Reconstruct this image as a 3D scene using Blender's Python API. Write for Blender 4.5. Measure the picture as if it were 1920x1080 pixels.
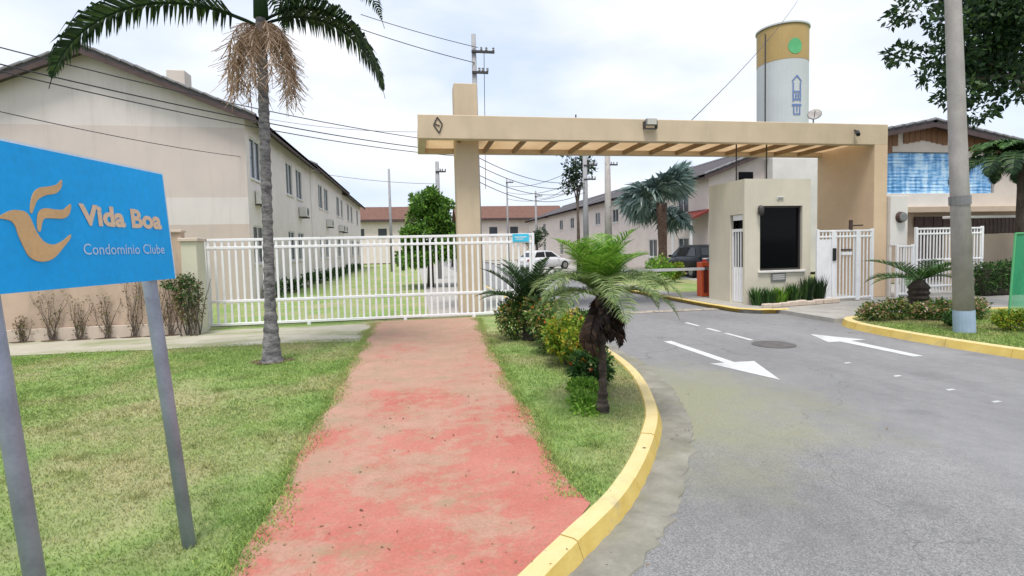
import bpy, bmesh, math, random
import numpy as np
from mathutils import Vector, Matrix
R = math.radians
random.seed(7); rng = np.random.default_rng(7)
for o in list(bpy.data.objects): bpy.data.objects.remove(o)
scene = bpy.context.scene
col = scene.collection

# ------------------------------------------------------------------ camera
EYE = Vector((0, 0, 1.7)); YAW, PITCH, ROLL = R(10.2), R(3.0), R(1.3)
cd = bpy.data.cameras.new('camera'); cam = bpy.data.objects.new('camera', cd); col.objects.link(cam)
cd.sensor_width = 36; cd.lens = 18.75; cd.shift_y = -22 / 1920; cd.clip_start = .05; cd.clip_end = 3000
fw = Vector((math.sin(YAW) * math.cos(PITCH), math.cos(YAW) * math.cos(PITCH), -math.sin(PITCH)))
rt = Vector((math.cos(YAW), -math.sin(YAW), 0)); up = rt.cross(fw)
rr = rt * math.cos(ROLL) - up * math.sin(ROLL); uu = up * math.cos(ROLL) + rt * math.sin(ROLL)
mm = Matrix((rr, uu, -fw)).transposed().to_4x4(); mm.translation = EYE
cam.matrix_world = mm
scene.camera = cam

# ------------------------------------------------------------------ sky, sun, exposure
SUN_EL, SUN_AZ = R(68), R(200)          # high soft sun behind the clouds, from behind the camera
w = bpy.data.worlds.new('World'); scene.world = w; w.use_nodes = True
nt = w.node_tree; nt.nodes.clear(); N = nt.nodes.new; L = nt.links.new
out = N('ShaderNodeOutputWorld'); bg = N('ShaderNodeBackground'); bg.inputs[1].default_value = .1
sky = N('ShaderNodeTexSky'); sky.sky_type = 'NISHITA'; sky.sun_disc = False
sky.sun_elevation = SUN_EL; sky.sun_rotation = SUN_AZ; sky.air_density = 1.0; sky.dust_density = 2.0
tc = N('ShaderNodeTexCoord'); mp = N('ShaderNodeMapping'); mp.inputs['Scale'].default_value = (1.0, 1.0, 2.6)
n1 = N('ShaderNodeTexNoise'); n1.inputs['Scale'].default_value = 1.7; n1.inputs['Detail'].default_value = 5; n1.inputs['Roughness'].default_value = .52
n1.inputs['Distortion'].default_value = .3
cr = N('ShaderNodeValToRGB'); cr.color_ramp.elements[0].position = .36; cr.color_ramp.elements[0].color = (.62, .62, .62, 1)
cr.color_ramp.elements[1].position = .6; cr.color_ramp.elements[1].color = (1, 1, 1, 1)
n2 = N('ShaderNodeTexNoise'); n2.inputs['Scale'].default_value = 3.1; n2.inputs['Detail'].default_value = 4
c2 = N('ShaderNodeValToRGB'); c2.color_ramp.elements[0].position = .35; c2.color_ramp.elements[0].color = (3.45, 3.9, 4.75, 1)
c2.color_ramp.elements[1].position = .62; c2.color_ramp.elements[1].color = (4.65, 4.75, 4.95, 1)
mx = N('ShaderNodeMix'); mx.data_type = 'RGBA'
L(tc.outputs['Generated'], mp.inputs[0]); L(mp.outputs[0], n1.inputs[0]); L(mp.outputs[0], n2.inputs[0])
L(n1.outputs[0], cr.inputs[0]); L(n2.outputs[0], c2.inputs[0])
L(cr.outputs[0], mx.inputs[0]); L(sky.outputs[0], mx.inputs[6]); L(c2.outputs[0], mx.inputs[7])
L(mx.outputs[2], bg.inputs[0]); L(bg.outputs[0], out.inputs[0])
sl = bpy.data.lights.new('sun', 'SUN'); sl.energy = 1.5; sl.angle = R(16); sl.color = (1, .96, .9)
so = bpy.data.objects.new('sun', sl); col.objects.link(so)
sd = Vector((math.sin(SUN_AZ) * math.cos(SUN_EL), math.cos(SUN_AZ) * math.cos(SUN_EL), math.sin(SUN_EL)))
so.rotation_euler = sd.to_track_quat('Z', 'Y').to_euler(); so.location = (0, 0, 30)
scene.view_settings.view_transform = 'Standard'; scene.view_settings.look = 'None'
scene.view_settings.gamma = 1; scene.view_settings.use_curve_mapping = False
scene.view_settings.exposure = 1.2
scene.render.engine = 'CYCLES'

# ------------------------------------------------------------------ materials
def new_mat(name):
    m = bpy.data.materials.new(name); m.use_nodes = True
    t = m.node_tree; b = t.nodes['Principled BSDF']
    return m, t, b
def noise(t, scale, detail=4, rough=.55, stretch=None, vec=None):
    n = t.nodes.new('ShaderNodeTexNoise'); n.inputs['Scale'].default_value = scale
    n.inputs['Detail'].default_value = detail; n.inputs['Roughness'].default_value = rough
    if vec is None:
        vec = t.nodes.new('ShaderNodeNewGeometry').outputs['Position']
    if stretch:
        mp = t.nodes.new('ShaderNodeMapping'); mp.inputs['Scale'].default_value = stretch
        t.links.new(vec, mp.inputs[0]); vec = mp.outputs[0]
    t.links.new(vec, n.inputs[0]); return n.outputs[0]
def ramp(t, fac, stops):
    r = t.nodes.new('ShaderNodeValToRGB'); e = r.color_ramp.elements
    while len(e) < len(stops): e.new(.5)
    for k, (p, c) in enumerate(stops):
        e[k].position = p; e[k].color = (*c, 1) if len(c) == 3 else c
    t.links.new(fac, r.inputs[0]); return r.outputs[0]
def mixc(t, fac, a, b, mode='MIX'):
    m = t.nodes.new('ShaderNodeMix'); m.data_type = 'RGBA'; m.blend_type = mode
    for i, v in ((0, fac), (6, a), (7, b)):
        if hasattr(v, 'links'): t.links.new(v, m.inputs[i])
        elif i == 0: m.inputs[0].default_value = v
        else: m.inputs[i].default_value = (*v, 1)
    return m.outputs[2]
def math_n(t, op, a, b=None, c=None):
    m = t.nodes.new('ShaderNodeMath'); m.operation = op
    for i, v in enumerate((a, b, c)):
        if v is None: continue
        if hasattr(v, 'links'): t.links.new(v, m.inputs[i])
        else: m.inputs[i].default_value = v
    return m.outputs[0]
def bump(t, b, h, strength, dist=.01):
    n = t.nodes.new('ShaderNodeBump'); n.inputs['Strength'].default_value = strength; n.inputs['Distance'].default_value = dist
    t.links.new(h, n.inputs['Height']); t.links.new(n.outputs[0], b.inputs['Normal'])
def sc(c, k): return tuple(min(1, v * k) for v in c)
def mat(name, c, rough=.7, var=.18, scale=3., fine=60., bmp=.15, metal=0., spec=.4, stain=None, stretch=None):
    m, t, b = new_mat(name)
    f = noise(t, scale, 5, .6, stretch); base = ramp(t, f, [(.3, sc(c, 1 - var)), (.7, sc(c, 1 + var))])
    g = noise(t, fine, 3, .6)
    base = mixc(t, .5, base, ramp(t, g, [(.3, (.86, .86, .86)), (.7, (1.1, 1.1, 1.1))]), 'MULTIPLY')
    if stain:
        sf = noise(t, 1.1, 6, .65, (1.6, 1.6, .35)); base = mixc(t, ramp(t, sf, [(.5, (0, 0, 0)), (.74, (.75, .75, .75))]), base, stain)
    t.links.new(base, b.inputs['Base Color']); b.inputs['Roughness'].default_value = rough
    b.inputs['Metallic'].default_value = metal; b.inputs['Specular IOR Level'].default_value = spec
    if bmp: bump(t, b, g, bmp, .006)
    return m
def leaf_mat(name, stops, rough=.5, trans=.25):
    m, t, b = new_mat(name)
    a = t.nodes.new('ShaderNodeAttribute'); a.attribute_name = 'tint'
    c = ramp(t, a.outputs['Fac'], stops); t.links.new(c, b.inputs['Base Color'])
    b.inputs['Roughness'].default_value = rough; b.inputs['Specular IOR Level'].default_value = .25
    tr = t.nodes.new('ShaderNodeBsdfTranslucent'); t.links.new(c, tr.inputs[0])
    ms = t.nodes.new('ShaderNodeMixShader'); ms.inputs[0].default_value = trans
    t.links.new(b.outputs[0], ms.inputs[1]); t.links.new(tr.outputs[0], ms.inputs[2])
    t.links.new(ms.outputs[0], t.nodes['Material Output'].inputs[0]); return m
def glass_mat(name, c, rough=.08, spec=.5):
    m, t, b = new_mat(name); b.inputs['Base Color'].default_value = (*c, 1); b.inputs['Roughness'].default_value = rough
    b.inputs['Specular IOR Level'].default_value = spec; return m

M = {}
def stucco(name, c, stain=None): M[name] = mat(name, c, .85, .07, 1.3, 90, .12, stain=stain)
stucco('portico', (.57, .46, .325), (.47, .385, .275)); stucco('portico_wall', (.64, .48, .325)); stucco('booth', (.60, .555, .45), (.50, .46, .37))
stucco('white_wall', (.68, .655, .62)); stucco('cream', (.62, .55, .48)); stucco('facade', (.74, .665, .63))
stucco('right_facade', (.70, .61, .565)); stucco('tan', (.50, .40, .30)); stucco('pillar', (.56, .54, .42))
M['wall_pink'] = mat('wall_pink', (.50, .375, .29), .9, .1, 1.5, 50, .2, stain=(.27, .22, .16))
M['plinth'] = mat('plinth', (.54, .45, .37), .9, .1, 2, 50, .2)
M['white_paint'] = mat('white_paint', (.80, .80, .81), .45, .05, 4, 80, .03)
M['sill'] = mat('sill', (.66, .64, .61), .7, .08)
M['frame'] = mat('frame', (.62, .63, .64), .45, .05)
M['dark_frame'] = mat('dark_frame', (.05, .045, .045), .5, .1)
M['glass'] = glass_mat('glass', (.06, .07, .085)); M['black_glass'] = glass_mat('black_glass', (.003, .003, .004), .12, .1)
M['car_glass'] = glass_mat('car_glass', (.015, .018, .022), .05)
M['roof_edge'] = mat('roof_edge', (.07, .062, .066), .8, .25, 6); M['roof_cap'] = mat('roof_cap', (.23, .225, .24), .8, .25, 5)
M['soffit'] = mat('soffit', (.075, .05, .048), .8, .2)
M['joist'] = mat('joist', (.25, .16, .085), .7, .2, 4)
M['metal_post'] = mat('metal_post', (.30, .335, .42), .45, .2, 5, 60, .05, .15)
M['sign_edge'] = mat('sign_edge', (.62, .70, .76), .4, .05)
M['sign_blue'] = mat('sign_blue', (.0, .37, .84), .6, .1, 1.6, 30, .02)
M['sign_tan'] = mat('sign_tan', (.60, .38, .18), .6, .12, 6, 60, .03); M['sign_cream'] = mat('sign_cream', (.70, .52, .36), .6, .05)
M['sign_pale'] = mat('sign_pale', (.42, .60, .78), .6, .05)
M['cyan'] = mat('cyan', (.05, .5, .72), .5, .08)
m, t, b = new_mat('yellow'); M['yellow'] = m              # road paint, worn pale on the top edge, dirty and chipped
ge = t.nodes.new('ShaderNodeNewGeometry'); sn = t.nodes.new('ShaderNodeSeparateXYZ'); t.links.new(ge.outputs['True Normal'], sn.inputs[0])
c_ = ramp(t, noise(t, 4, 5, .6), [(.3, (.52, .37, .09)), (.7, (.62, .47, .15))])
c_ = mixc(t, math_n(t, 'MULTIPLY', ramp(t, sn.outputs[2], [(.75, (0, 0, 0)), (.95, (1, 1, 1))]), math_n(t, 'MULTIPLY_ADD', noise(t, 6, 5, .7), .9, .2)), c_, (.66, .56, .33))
c_ = mixc(t, ramp(t, noise(t, 2.2, 7, .75), [(.55, (0, 0, 0)), (.68, (.7, .7, .7))]), c_, (.38, .34, .22))
c_ = mixc(t, ramp(t, noise(t, 17, 5, .8), [(.64, (0, 0, 0)), (.7, (.8, .8, .8))]), c_, (.30, .28, .25))
t.links.new(c_, b.inputs['Base Color']); b.inputs['Roughness'].default_value = .85; b.inputs['Specular IOR Level'].default_value = .25; bump(t, b, noise(t, 30, 5, .7), .4, .01)
M['gutter'] = mat('gutter', (.23, .22, .185), .9, .28, 3, 40, .4, stain=(.16, .165, .095))
M['concrete'] = mat('concrete', (.36, .345, .315), .9, .14, 2, 60, .25, stain=(.25, .24, .2))
M['pole_concrete'] = mat('pole_concrete', (.37, .345, .325), .9, .16, 3, 50, .3, stain=(.25, .22, .2))
M['pole_paint'] = mat('pole_paint', (.33, .43, .56), .8, .1, 5)
M['far_pole'] = mat('far_pole', (.30, .30, .31), .8, .1)
M['cable'] = mat('cable', (.03, .03, .035), .6, .1, bmp=0)
M['orange'] = mat('orange', (.62, .10, .03), .45, .1); M['dark_red'] = mat('dark_red', (.16, .022, .012), .6, .2)
M['black'] = mat('black', (.012, .012, .014), .5, .1); M['grey_metal'] = mat('grey_metal', (.22, .22, .22), .45, .15, 6, 60, .05, .4)
M['brown'] = mat('brown', (.07, .042, .035), .7, .25, 5); M['wood'] = mat('wood', (.215, .105, .05), .7, .25, 4, 40, .2, stretch=(6, 6, .5))
M['roof_red'] = mat('roof_red', (.15, .075, .055), .85, .3, 3)
M['awning'] = mat('awning', (.17, .025, .018), .7, .25, 5)
M['tyre'] = mat('tyre', (.015, .015, .016), .8, .1); M['rim'] = mat('rim', (.35, .35, .36), .35, .1, metal=.7)
M['car_black'] = mat('car_black', (.006, .008, .013), .3, .1, 2, 20, 0, 0, .35); M['car_white'] = mat('car_white', (.66, .67, .69), .25, .03, 2, 20, 0, 0, .6)
M['lamp_glass'] = glass_mat('lamp_glass', (.5, .48, .42), .2); M['tail'] = glass_mat('tail', (.3, .01, .01), .2)
M['tank'] = mat('tank', (.50, .525, .53), .6, .05, .4); M['tank_ochre'] = mat('tank_ochre', (.42, .29, .11), .6, .08, .6)
M['tank_green'] = mat('tank_green', (.10, .40, .17), .6, .06); M['tank_mark'] = mat('tank_mark', (.13, .20, .42), .6, .05)
M['manhole'] = mat('manhole', (.13, .125, .12), .7, .2, 8, 70, .3, .3)
M['paint_white'] = mat('paint_white', (.56, .57, .57), .8, .12, 8, 45, .15, stain=(.34, .34, .34))
M['soil'] = mat('soil', (.10, .062, .035), .95, .3, 8, 60, .4)
M['stone'] = mat('stone', (.34, .30, .25), .9, .3, 6, 40, .4)

m, t, b = new_mat('soffit_panel'); M['soffit_panel'] = m                       # thin tan roofing sheet that lets daylight through
d1 = t.nodes.new('ShaderNodeBsdfDiffuse'); t2 = t.nodes.new('ShaderNodeBsdfTranslucent'); ms = t.nodes.new('ShaderNodeMixShader')
pc = ramp(t, noise(t, 1.6, 4), [(.3, (.76, .62, .45)), (.7, (.86, .74, .58))])
t.links.new(pc, d1.inputs[0]); t.links.new(pc, t2.inputs[0]); ms.inputs[0].default_value = .62
t.links.new(d1.outputs[0], ms.inputs[1]); t.links.new(t2.outputs[0], ms.inputs[2]); t.links.new(ms.outputs[0], t.nodes['Material Output'].inputs[0])

# painted bands of the gable wall (paint colour changes with height)
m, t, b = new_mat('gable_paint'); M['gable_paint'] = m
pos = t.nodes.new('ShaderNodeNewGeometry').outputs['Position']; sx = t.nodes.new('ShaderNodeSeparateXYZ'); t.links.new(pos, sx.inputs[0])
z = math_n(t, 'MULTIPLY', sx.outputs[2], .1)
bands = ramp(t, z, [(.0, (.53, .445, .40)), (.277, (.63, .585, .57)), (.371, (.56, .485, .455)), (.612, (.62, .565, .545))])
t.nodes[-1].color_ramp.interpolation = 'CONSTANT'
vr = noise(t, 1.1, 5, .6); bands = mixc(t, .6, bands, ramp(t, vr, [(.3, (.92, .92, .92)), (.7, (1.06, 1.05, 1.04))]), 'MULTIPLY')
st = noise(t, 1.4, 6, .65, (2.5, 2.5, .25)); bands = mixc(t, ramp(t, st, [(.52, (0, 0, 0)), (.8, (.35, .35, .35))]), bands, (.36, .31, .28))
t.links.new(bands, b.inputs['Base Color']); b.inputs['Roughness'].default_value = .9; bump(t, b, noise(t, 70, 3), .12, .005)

# grass: greens, dry patches (shared by the lawn sheets and the blades)
def grass_col(t):
    a = noise(t, .55, 5, .6); c = noise(t, 2.3, 5, .65); f = noise(t, 22, 3, .6)
    g = ramp(t, c, [(.3, (.14, .225, .062)), (.52, (.225, .32, .105)), (.72, (.31, .37, .155))])
    g = mixc(t, ramp(t, a, [(.44, (0, 0, 0)), (.62, (.8, .8, .8))]), g, (.37, .335, .20))
    return mixc(t, .55, g, ramp(t, f, [(.3, (.72, .72, .7)), (.7, (1.2, 1.2, 1.15))]), 'MULTIPLY'), f
m, t, b = new_mat('lawn'); M['lawn'] = m
g, f = grass_col(t); t.links.new(g, b.inputs['Base Color']); b.inputs['Roughness'].default_value = .95; b.inputs['Specular IOR Level'].default_value = .1
bump(t, b, noise(t, 45, 4, .7), .7, .02)
m, t, b = new_mat('grass_blade'); M['grass_blade'] = m
g, f = grass_col(t); a = t.nodes.new('ShaderNodeAttribute'); a.attribute_name = 'tint'
g = mixc(t, 1.0, g, ramp(t, a.outputs['Fac'], [(0, (.9, .95, .8)), (.7, (1.35, 1.35, 1.2)), (1, (2.0, 1.75, 1.4))]), 'MULTIPLY')
t.links.new(g, b.inputs['Base Color']); b.inputs['Roughness'].default_value = .7; b.inputs['Specular IOR Level'].default_value = .15
tr = t.nodes.new('ShaderNodeBsdfTranslucent'); t.links.new(g, tr.inputs[0]); ms = t.nodes.new('ShaderNodeMixShader'); ms.inputs[0].default_value = .3
t.links.new(b.outputs[0], ms.inputs[1]); t.links.new(tr.outputs[0], ms.inputs[2]); t.links.new(ms.outputs[0], t.nodes['Material Output'].inputs[0])

# red path: worn paint with moss and dust
m, t, b = new_mat('red_path'); M['red_path'] = m
pos = t.nodes.new('ShaderNodeNewGeometry').outputs['Position']; sx = t.nodes.new('ShaderNodeSeparateXYZ'); t.links.new(pos, sx.inputs[0])
red = ramp(t, noise(t, 1.4, 5, .6), [(.3, (.40, .125, .098)), (.7, (.46, .195, .155))])
far = math_n(t, 'MULTIPLY_ADD', sx.outputs[1], .028, -.205)                    # the gate end is mossier
mo = math_n(t, 'ADD', math_n(t, 'MULTIPLY_ADD', sx.outputs[0], -.03, noise(t, .9, 6, .68)), far)
mo = math_n(t, 'ADD', mo, math_n(t, 'MULTIPLY_ADD', noise(t, 6, 6, .75), .42, -.15))
c_ = mixc(t, ramp(t, mo, [(.42, (0, 0, 0)), (.49, (.45, .45, .45)), (.51, (.62, .62, .62)), (.66, (.85, .85, .85))]), red, ramp(t, noise(t, 3, 4), [(.3, (.33, .255, .175)), (.7, (.43, .275, .21))]))
fs_ = noise(t, 16, 6, .8, (.6, 1.5, 1)); c_ = mixc(t, ramp(t, fs_, [(.54, (0, 0, 0)), (.66, (.45, .45, .45))]), c_, (.25, .22, .13))
sp = noise(t, 55, 4, .7); c_ = mixc(t, .7, c_, ramp(t, sp, [(.3, (.78, .78, .76)), (.7, (1.16, 1.16, 1.14))]), 'MULTIPLY')
gr_ = noise(t, 1.7, 6, .72, (.8, 1.3, 1)); c_ = mixc(t, ramp(t, gr_, [(.56, (0, 0, 0)), (.70, (.55, .55, .55))]), c_, (.215, .225, .12))
ck = t.nodes.new('ShaderNodeTexVoronoi'); ck.feature = 'DISTANCE_TO_EDGE'; ck.inputs['Scale'].default_value = .55
wv_ = t.nodes.new('ShaderNodeVectorMath'); wv_.operation = 'MULTIPLY_ADD'; nz_ = t.nodes.new('ShaderNodeTexNoise'); nz_.inputs['Scale'].default_value = 2.5; nz_.inputs['Detail'].default_value = 6; t.links.new(pos, nz_.inputs[0])
t.links.new(nz_.outputs['Color'], wv_.inputs[0]); wv_.inputs[1].default_value = (.5, .5, 0); t.links.new(pos, wv_.inputs[2]); t.links.new(wv_.outputs[0], ck.inputs['Vector'])
c_ = mixc(t, ramp(t, ck.outputs['Distance'], [(.0, (.22, .22, .22)), (.003, (0, 0, 0))]), c_, (.16, .12, .08))
t.links.new(c_, b.inputs['Base Color']); b.inputs['Roughness'].default_value = .9; b.inputs['Specular IOR Level'].default_value = .2; bump(t, b, sp, .3, .006)

# worn concrete strip with grass creeping in
m, t, b = new_mat('old_walk'); M['old_walk'] = m
cc = ramp(t, noise(t, 1.2, 5, .6), [(.3, (.38, .35, .28)), (.7, (.47, .44, .365))])
c_ = mixc(t, ramp(t, noise(t, 1.0, 6, .7, (.5, 1.4, 1)), [(.45, (0, 0, 0)), (.62, (.8, .8, .8))]), cc, (.21, .235, .10))
sp = noise(t, 50, 4, .7); c_ = mixc(t, .5, c_, ramp(t, sp, [(.3, (.78, .78, .76)), (.7, (1.14, 1.14, 1.12))]), 'MULTIPLY')
t.links.new(c_, b.inputs['Base Color']); b.inputs['Roughness'].default_value = .95; bump(t, b, sp, .4, .01)

# asphalt: aggregate, tyre-worn lanes, patches, algae by the gutter
m, t, b = new_mat('asphalt'); M['asphalt'] = m
pos = t.nodes.new('ShaderNodeNewGeometry').outputs['Position']
base = ramp(t, noise(t, .45, 6, .6), [(.3, (.19, .189, .192)), (.7, (.25, .248, .251))])
vo = t.nodes.new('ShaderNodeTexVoronoi'); vo.inputs['Scale'].default_value = 130; t.links.new(pos, vo.inputs['Vector'])
dg = t.nodes.new('ShaderNodeVectorMath'); dg.operation = 'DISTANCE'; t.links.new(pos, dg.inputs[0]); dg.inputs[1].default_value = (2.3, 3.3, -.1)
rough_ = math_n(t, 'MULTIPLY_ADD', dg.outputs['Value'], -.5, 1.25); rough_ = ramp(t, math_n(t, 'ADD', rough_, math_n(t, 'MULTIPLY_ADD', noise(t, 1.8, 5, .7), 1.0, -.5)), [(.05, (.3, .3, .3)), (.7, (1, 1, 1))])
ag = ramp(t, vo.outputs['Color'], [(.15, (.66, .66, .64)), (.5, (.96, .96, .95)), (.9, (1.36, 1.34, 1.3))])
base = mixc(t, rough_, base, ag, 'MULTIPLY')
base = mixc(t, ramp(t, dg.outputs['Value'], [(.0, (.5, .5, .5)), (1.0, (0, 0, 0))]), base, (.15, .148, .14))
base = mixc(t, .7, base, ramp(t, noise(t, .8, 5, .65, (2.2, .22, 1)), [(.3, (.86, .86, .87)), (.7, (1.1, 1.1, 1.1))]), 'MULTIPLY')
base = mixc(t, .5, base, ramp(t, noise(t, 7, 5, .7), [(.3, (.82, .82, .82)), (.7, (1.15, 1.15, 1.15))]), 'MULTIPLY')
sp_ = noise(t, 1.1, 3, .5); base = mixc(t, ramp(t, sp_, [(.66, (0, 0, 0)), (.72, (.35, .35, .35))]), base, (.13, .13, .132))
ck = t.nodes.new('ShaderNodeTexVoronoi'); ck.feature = 'DISTANCE_TO_EDGE'; ck.inputs['Scale'].default_value = .28
wv_ = t.nodes.new('ShaderNodeVectorMath'); wv_.operation = 'MULTIPLY_ADD'; nz_ = t.nodes.new('ShaderNodeTexNoise'); nz_.inputs['Scale'].default_value = 1.6; nz_.inputs['Detail'].default_value = 7; t.links.new(pos, nz_.inputs[0])
t.links.new(nz_.outputs['Color'], wv_.inputs[0]); wv_.inputs[1].default_value = (1.2, 1.2, 0); t.links.new(pos, wv_.inputs[2]); t.links.new(wv_.outputs[0], ck.inputs['Vector'])
base = mixc(t, ramp(t, ck.outputs['Distance'], [(.0, (.55, .55, .55)), (.004, (0, 0, 0))]), base, (.09, .09, .09))
ds = t.nodes.new('ShaderNodeVectorMath'); ds.operation = 'DISTANCE'; t.links.new(pos, ds.inputs[0]); ds.inputs[1].default_value = (2.5, 5.7, -.1)
al = math_n(t, 'MULTIPLY_ADD', ds.outputs['Value'], -.34, 1.05); al = math_n(t, 'ADD', al, math_n(t, 'MULTIPLY_ADD', noise(t, 1.3, 6, .7), 1.1, -.6))
base = mixc(t, ramp(t, al, [(.2, (0, 0, 0)), (.7, (.85, .85, .85))]), base, ramp(t, noise(t, 40, 3), [(.3, (.215, .215, .135)), (.7, (.29, .29, .19))]))
t.links.new(base, b.inputs['Base Color']); b.inputs['Roughness'].default_value = .85; b.inputs['Specular IOR Level'].default_value = .3
bump(t, b, vo.outputs['Distance'], .35, .005)

# blue tinted glazing with blinds behind it
m, t, b = new_mat('blue_glass'); M['blue_glass'] = m
pos = t.nodes.new('ShaderNodeNewGeometry').outputs['Position']
f = noise(t, 2.2, 3, .5, (1.8, 1, .35)); g2 = noise(t, 6, 3, .6, (.4, 1, 2.6))
c_ = ramp(t, math_n(t, 'ADD', math_n(t, 'MULTIPLY', f, .6), math_n(t, 'MULTIPLY', g2, .4)), [(.40, (.05, .24, .50)), (.5, (.24, .50, .82)), (.58, (.52, .74, .92))])
t.links.new(c_, b.inputs['Base Color']); b.inputs['Roughness'].default_value = .25; b.inputs['Specular IOR Level'].default_value = .5

m, t, b = new_mat('green_mesh'); M['green_mesh'] = m
b.inputs['Base Color'].default_value = (.03, .36, .17, 1); b.inputs['Roughness'].default_value = .7
tp = t.nodes.new('ShaderNodeBsdfTransparent'); ms = t.nodes.new('ShaderNodeMixShader'); ms.inputs[0].default_value = .68
t.links.new(tp.outputs[0], ms.inputs[1]); t.links.new(b.outputs[0], ms.inputs[2]); t.links.new(ms.outputs[0], t.nodes['Material Output'].inputs[0])

def palm_bark(name, ca, cb, rings):
    m, t, b = new_mat(name); M[name] = m
    n = noise(t, 7, 5, .7, (1, 1, rings)); n2_ = noise(t, 30, 4, .7)
    c = ramp(t, n, [(.35, ca), (.62, cb)]); c = mixc(t, .6, c, ramp(t, n2_, [(.3, (.7, .7, .7)), (.7, (1.25, 1.25, 1.25))]), 'MULTIPLY')
    t.links.new(c, b.inputs['Base Color']); b.inputs['Roughness'].default_value = .95; bump(t, b, n, .6, .02)
palm_bark('palm_bark', (.065, .062, .068), (.27, .255, .255), 2.6)
palm_bark('dark_bark', (.022, .016, .013), (.075, .058, .045), 1.5)
palm_bark('red_bark', (.09, .045, .03), (.21, .14, .11), 2)
palm_bark('tree_bark', (.06, .045, .035), (.14, .11, .085), .4)
M['leaf_dark'] = leaf_mat('leaf_dark', [(0, (.010, .028, .012)), (.6, (.025, .06, .022)), (1, (.07, .13, .03))])
M['leaf_mid'] = leaf_mat('leaf_mid', [(0, (.022, .06, .018)), (.6, (.05, .125, .028)), (1, (.11, .21, .05))])
M['leaf_tree'] = leaf_mat('leaf_tree', [(0, (.025, .08, .014)), (.5, (.09, .21, .025)), (1, (.22, .38, .06))])
M['leaf_bright'] = leaf_mat('leaf_bright', [(0, (.075, .19, .018)), (.6, (.17, .36, .035)), (1, (.32, .48, .09))], trans=.35)
M['leaf_olive'] = leaf_mat('leaf_olive', [(0, (.08, .14, .04)), (.6, (.17, .24, .08)), (1, (.32, .37, .16))])
M['leaf_blue'] = leaf_mat('leaf_blue', [(0, (.10, .16, .15)), (.6, (.21, .30, .28)), (1, (.42, .50, .47))])
M['leaf_yellow'] = leaf_mat('leaf_yellow', [(0, (.06, .13, .015)), (.5, (.17, .28, .025)), (.85, (.34, .40, .03)), (1, (.45, .28, .03))], trans=.3)
M['leaf_croton'] = leaf_mat('leaf_croton', [(0, (.025, .075, .018)), (.5, (.075, .17, .035)), (.75, (.22, .30, .05)), (.9, (.28, .17, .07)), (1, (.50, .44, .22))])
M['leaf_flower'] = leaf_mat('leaf_flower', [(0, (.04, .08, .02)), (.38, (.13, .15, .045)), (.6, (.42, .27, .20)), (.85, (.66, .50, .38)), (1, (.75, .68, .5))])
M['leaf_dry'] = leaf_mat('leaf_dry', [(0, (.10, .075, .035)), (.5, (.20, .15, .07)), (1, (.14, .17, .05))])
M['dead_leaf'] = leaf_mat('dead_leaf', [(0, (.010, .007, .007)), (.6, (.035, .022, .018)), (1, (.10, .06, .04))], trans=.05)
M['blossom'] = leaf_mat('blossom', [(0, (.45, .05, .02)), (.35, (.55, .30, .03)), (.7, (.62, .52, .06)), (1, (.72, .62, .48))], trans=.2)
M['blossom_pale'] = leaf_mat('blossom_pale', [(0, (.55, .22, .16)), (.5, (.70, .48, .36)), (1, (.78, .70, .55))], trans=.2)
M['litter'] = leaf_mat('litter', [(0, (.06, .035, .02)), (.5, (.16, .10, .05)), (1, (.26, .19, .10))], trans=.05)
M['panicle'] = leaf_mat('panicle', [(0, (.24, .15, .09)), (.5, (.42, .29, .20)), (1, (.58, .45, .36))], trans=.2)

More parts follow.
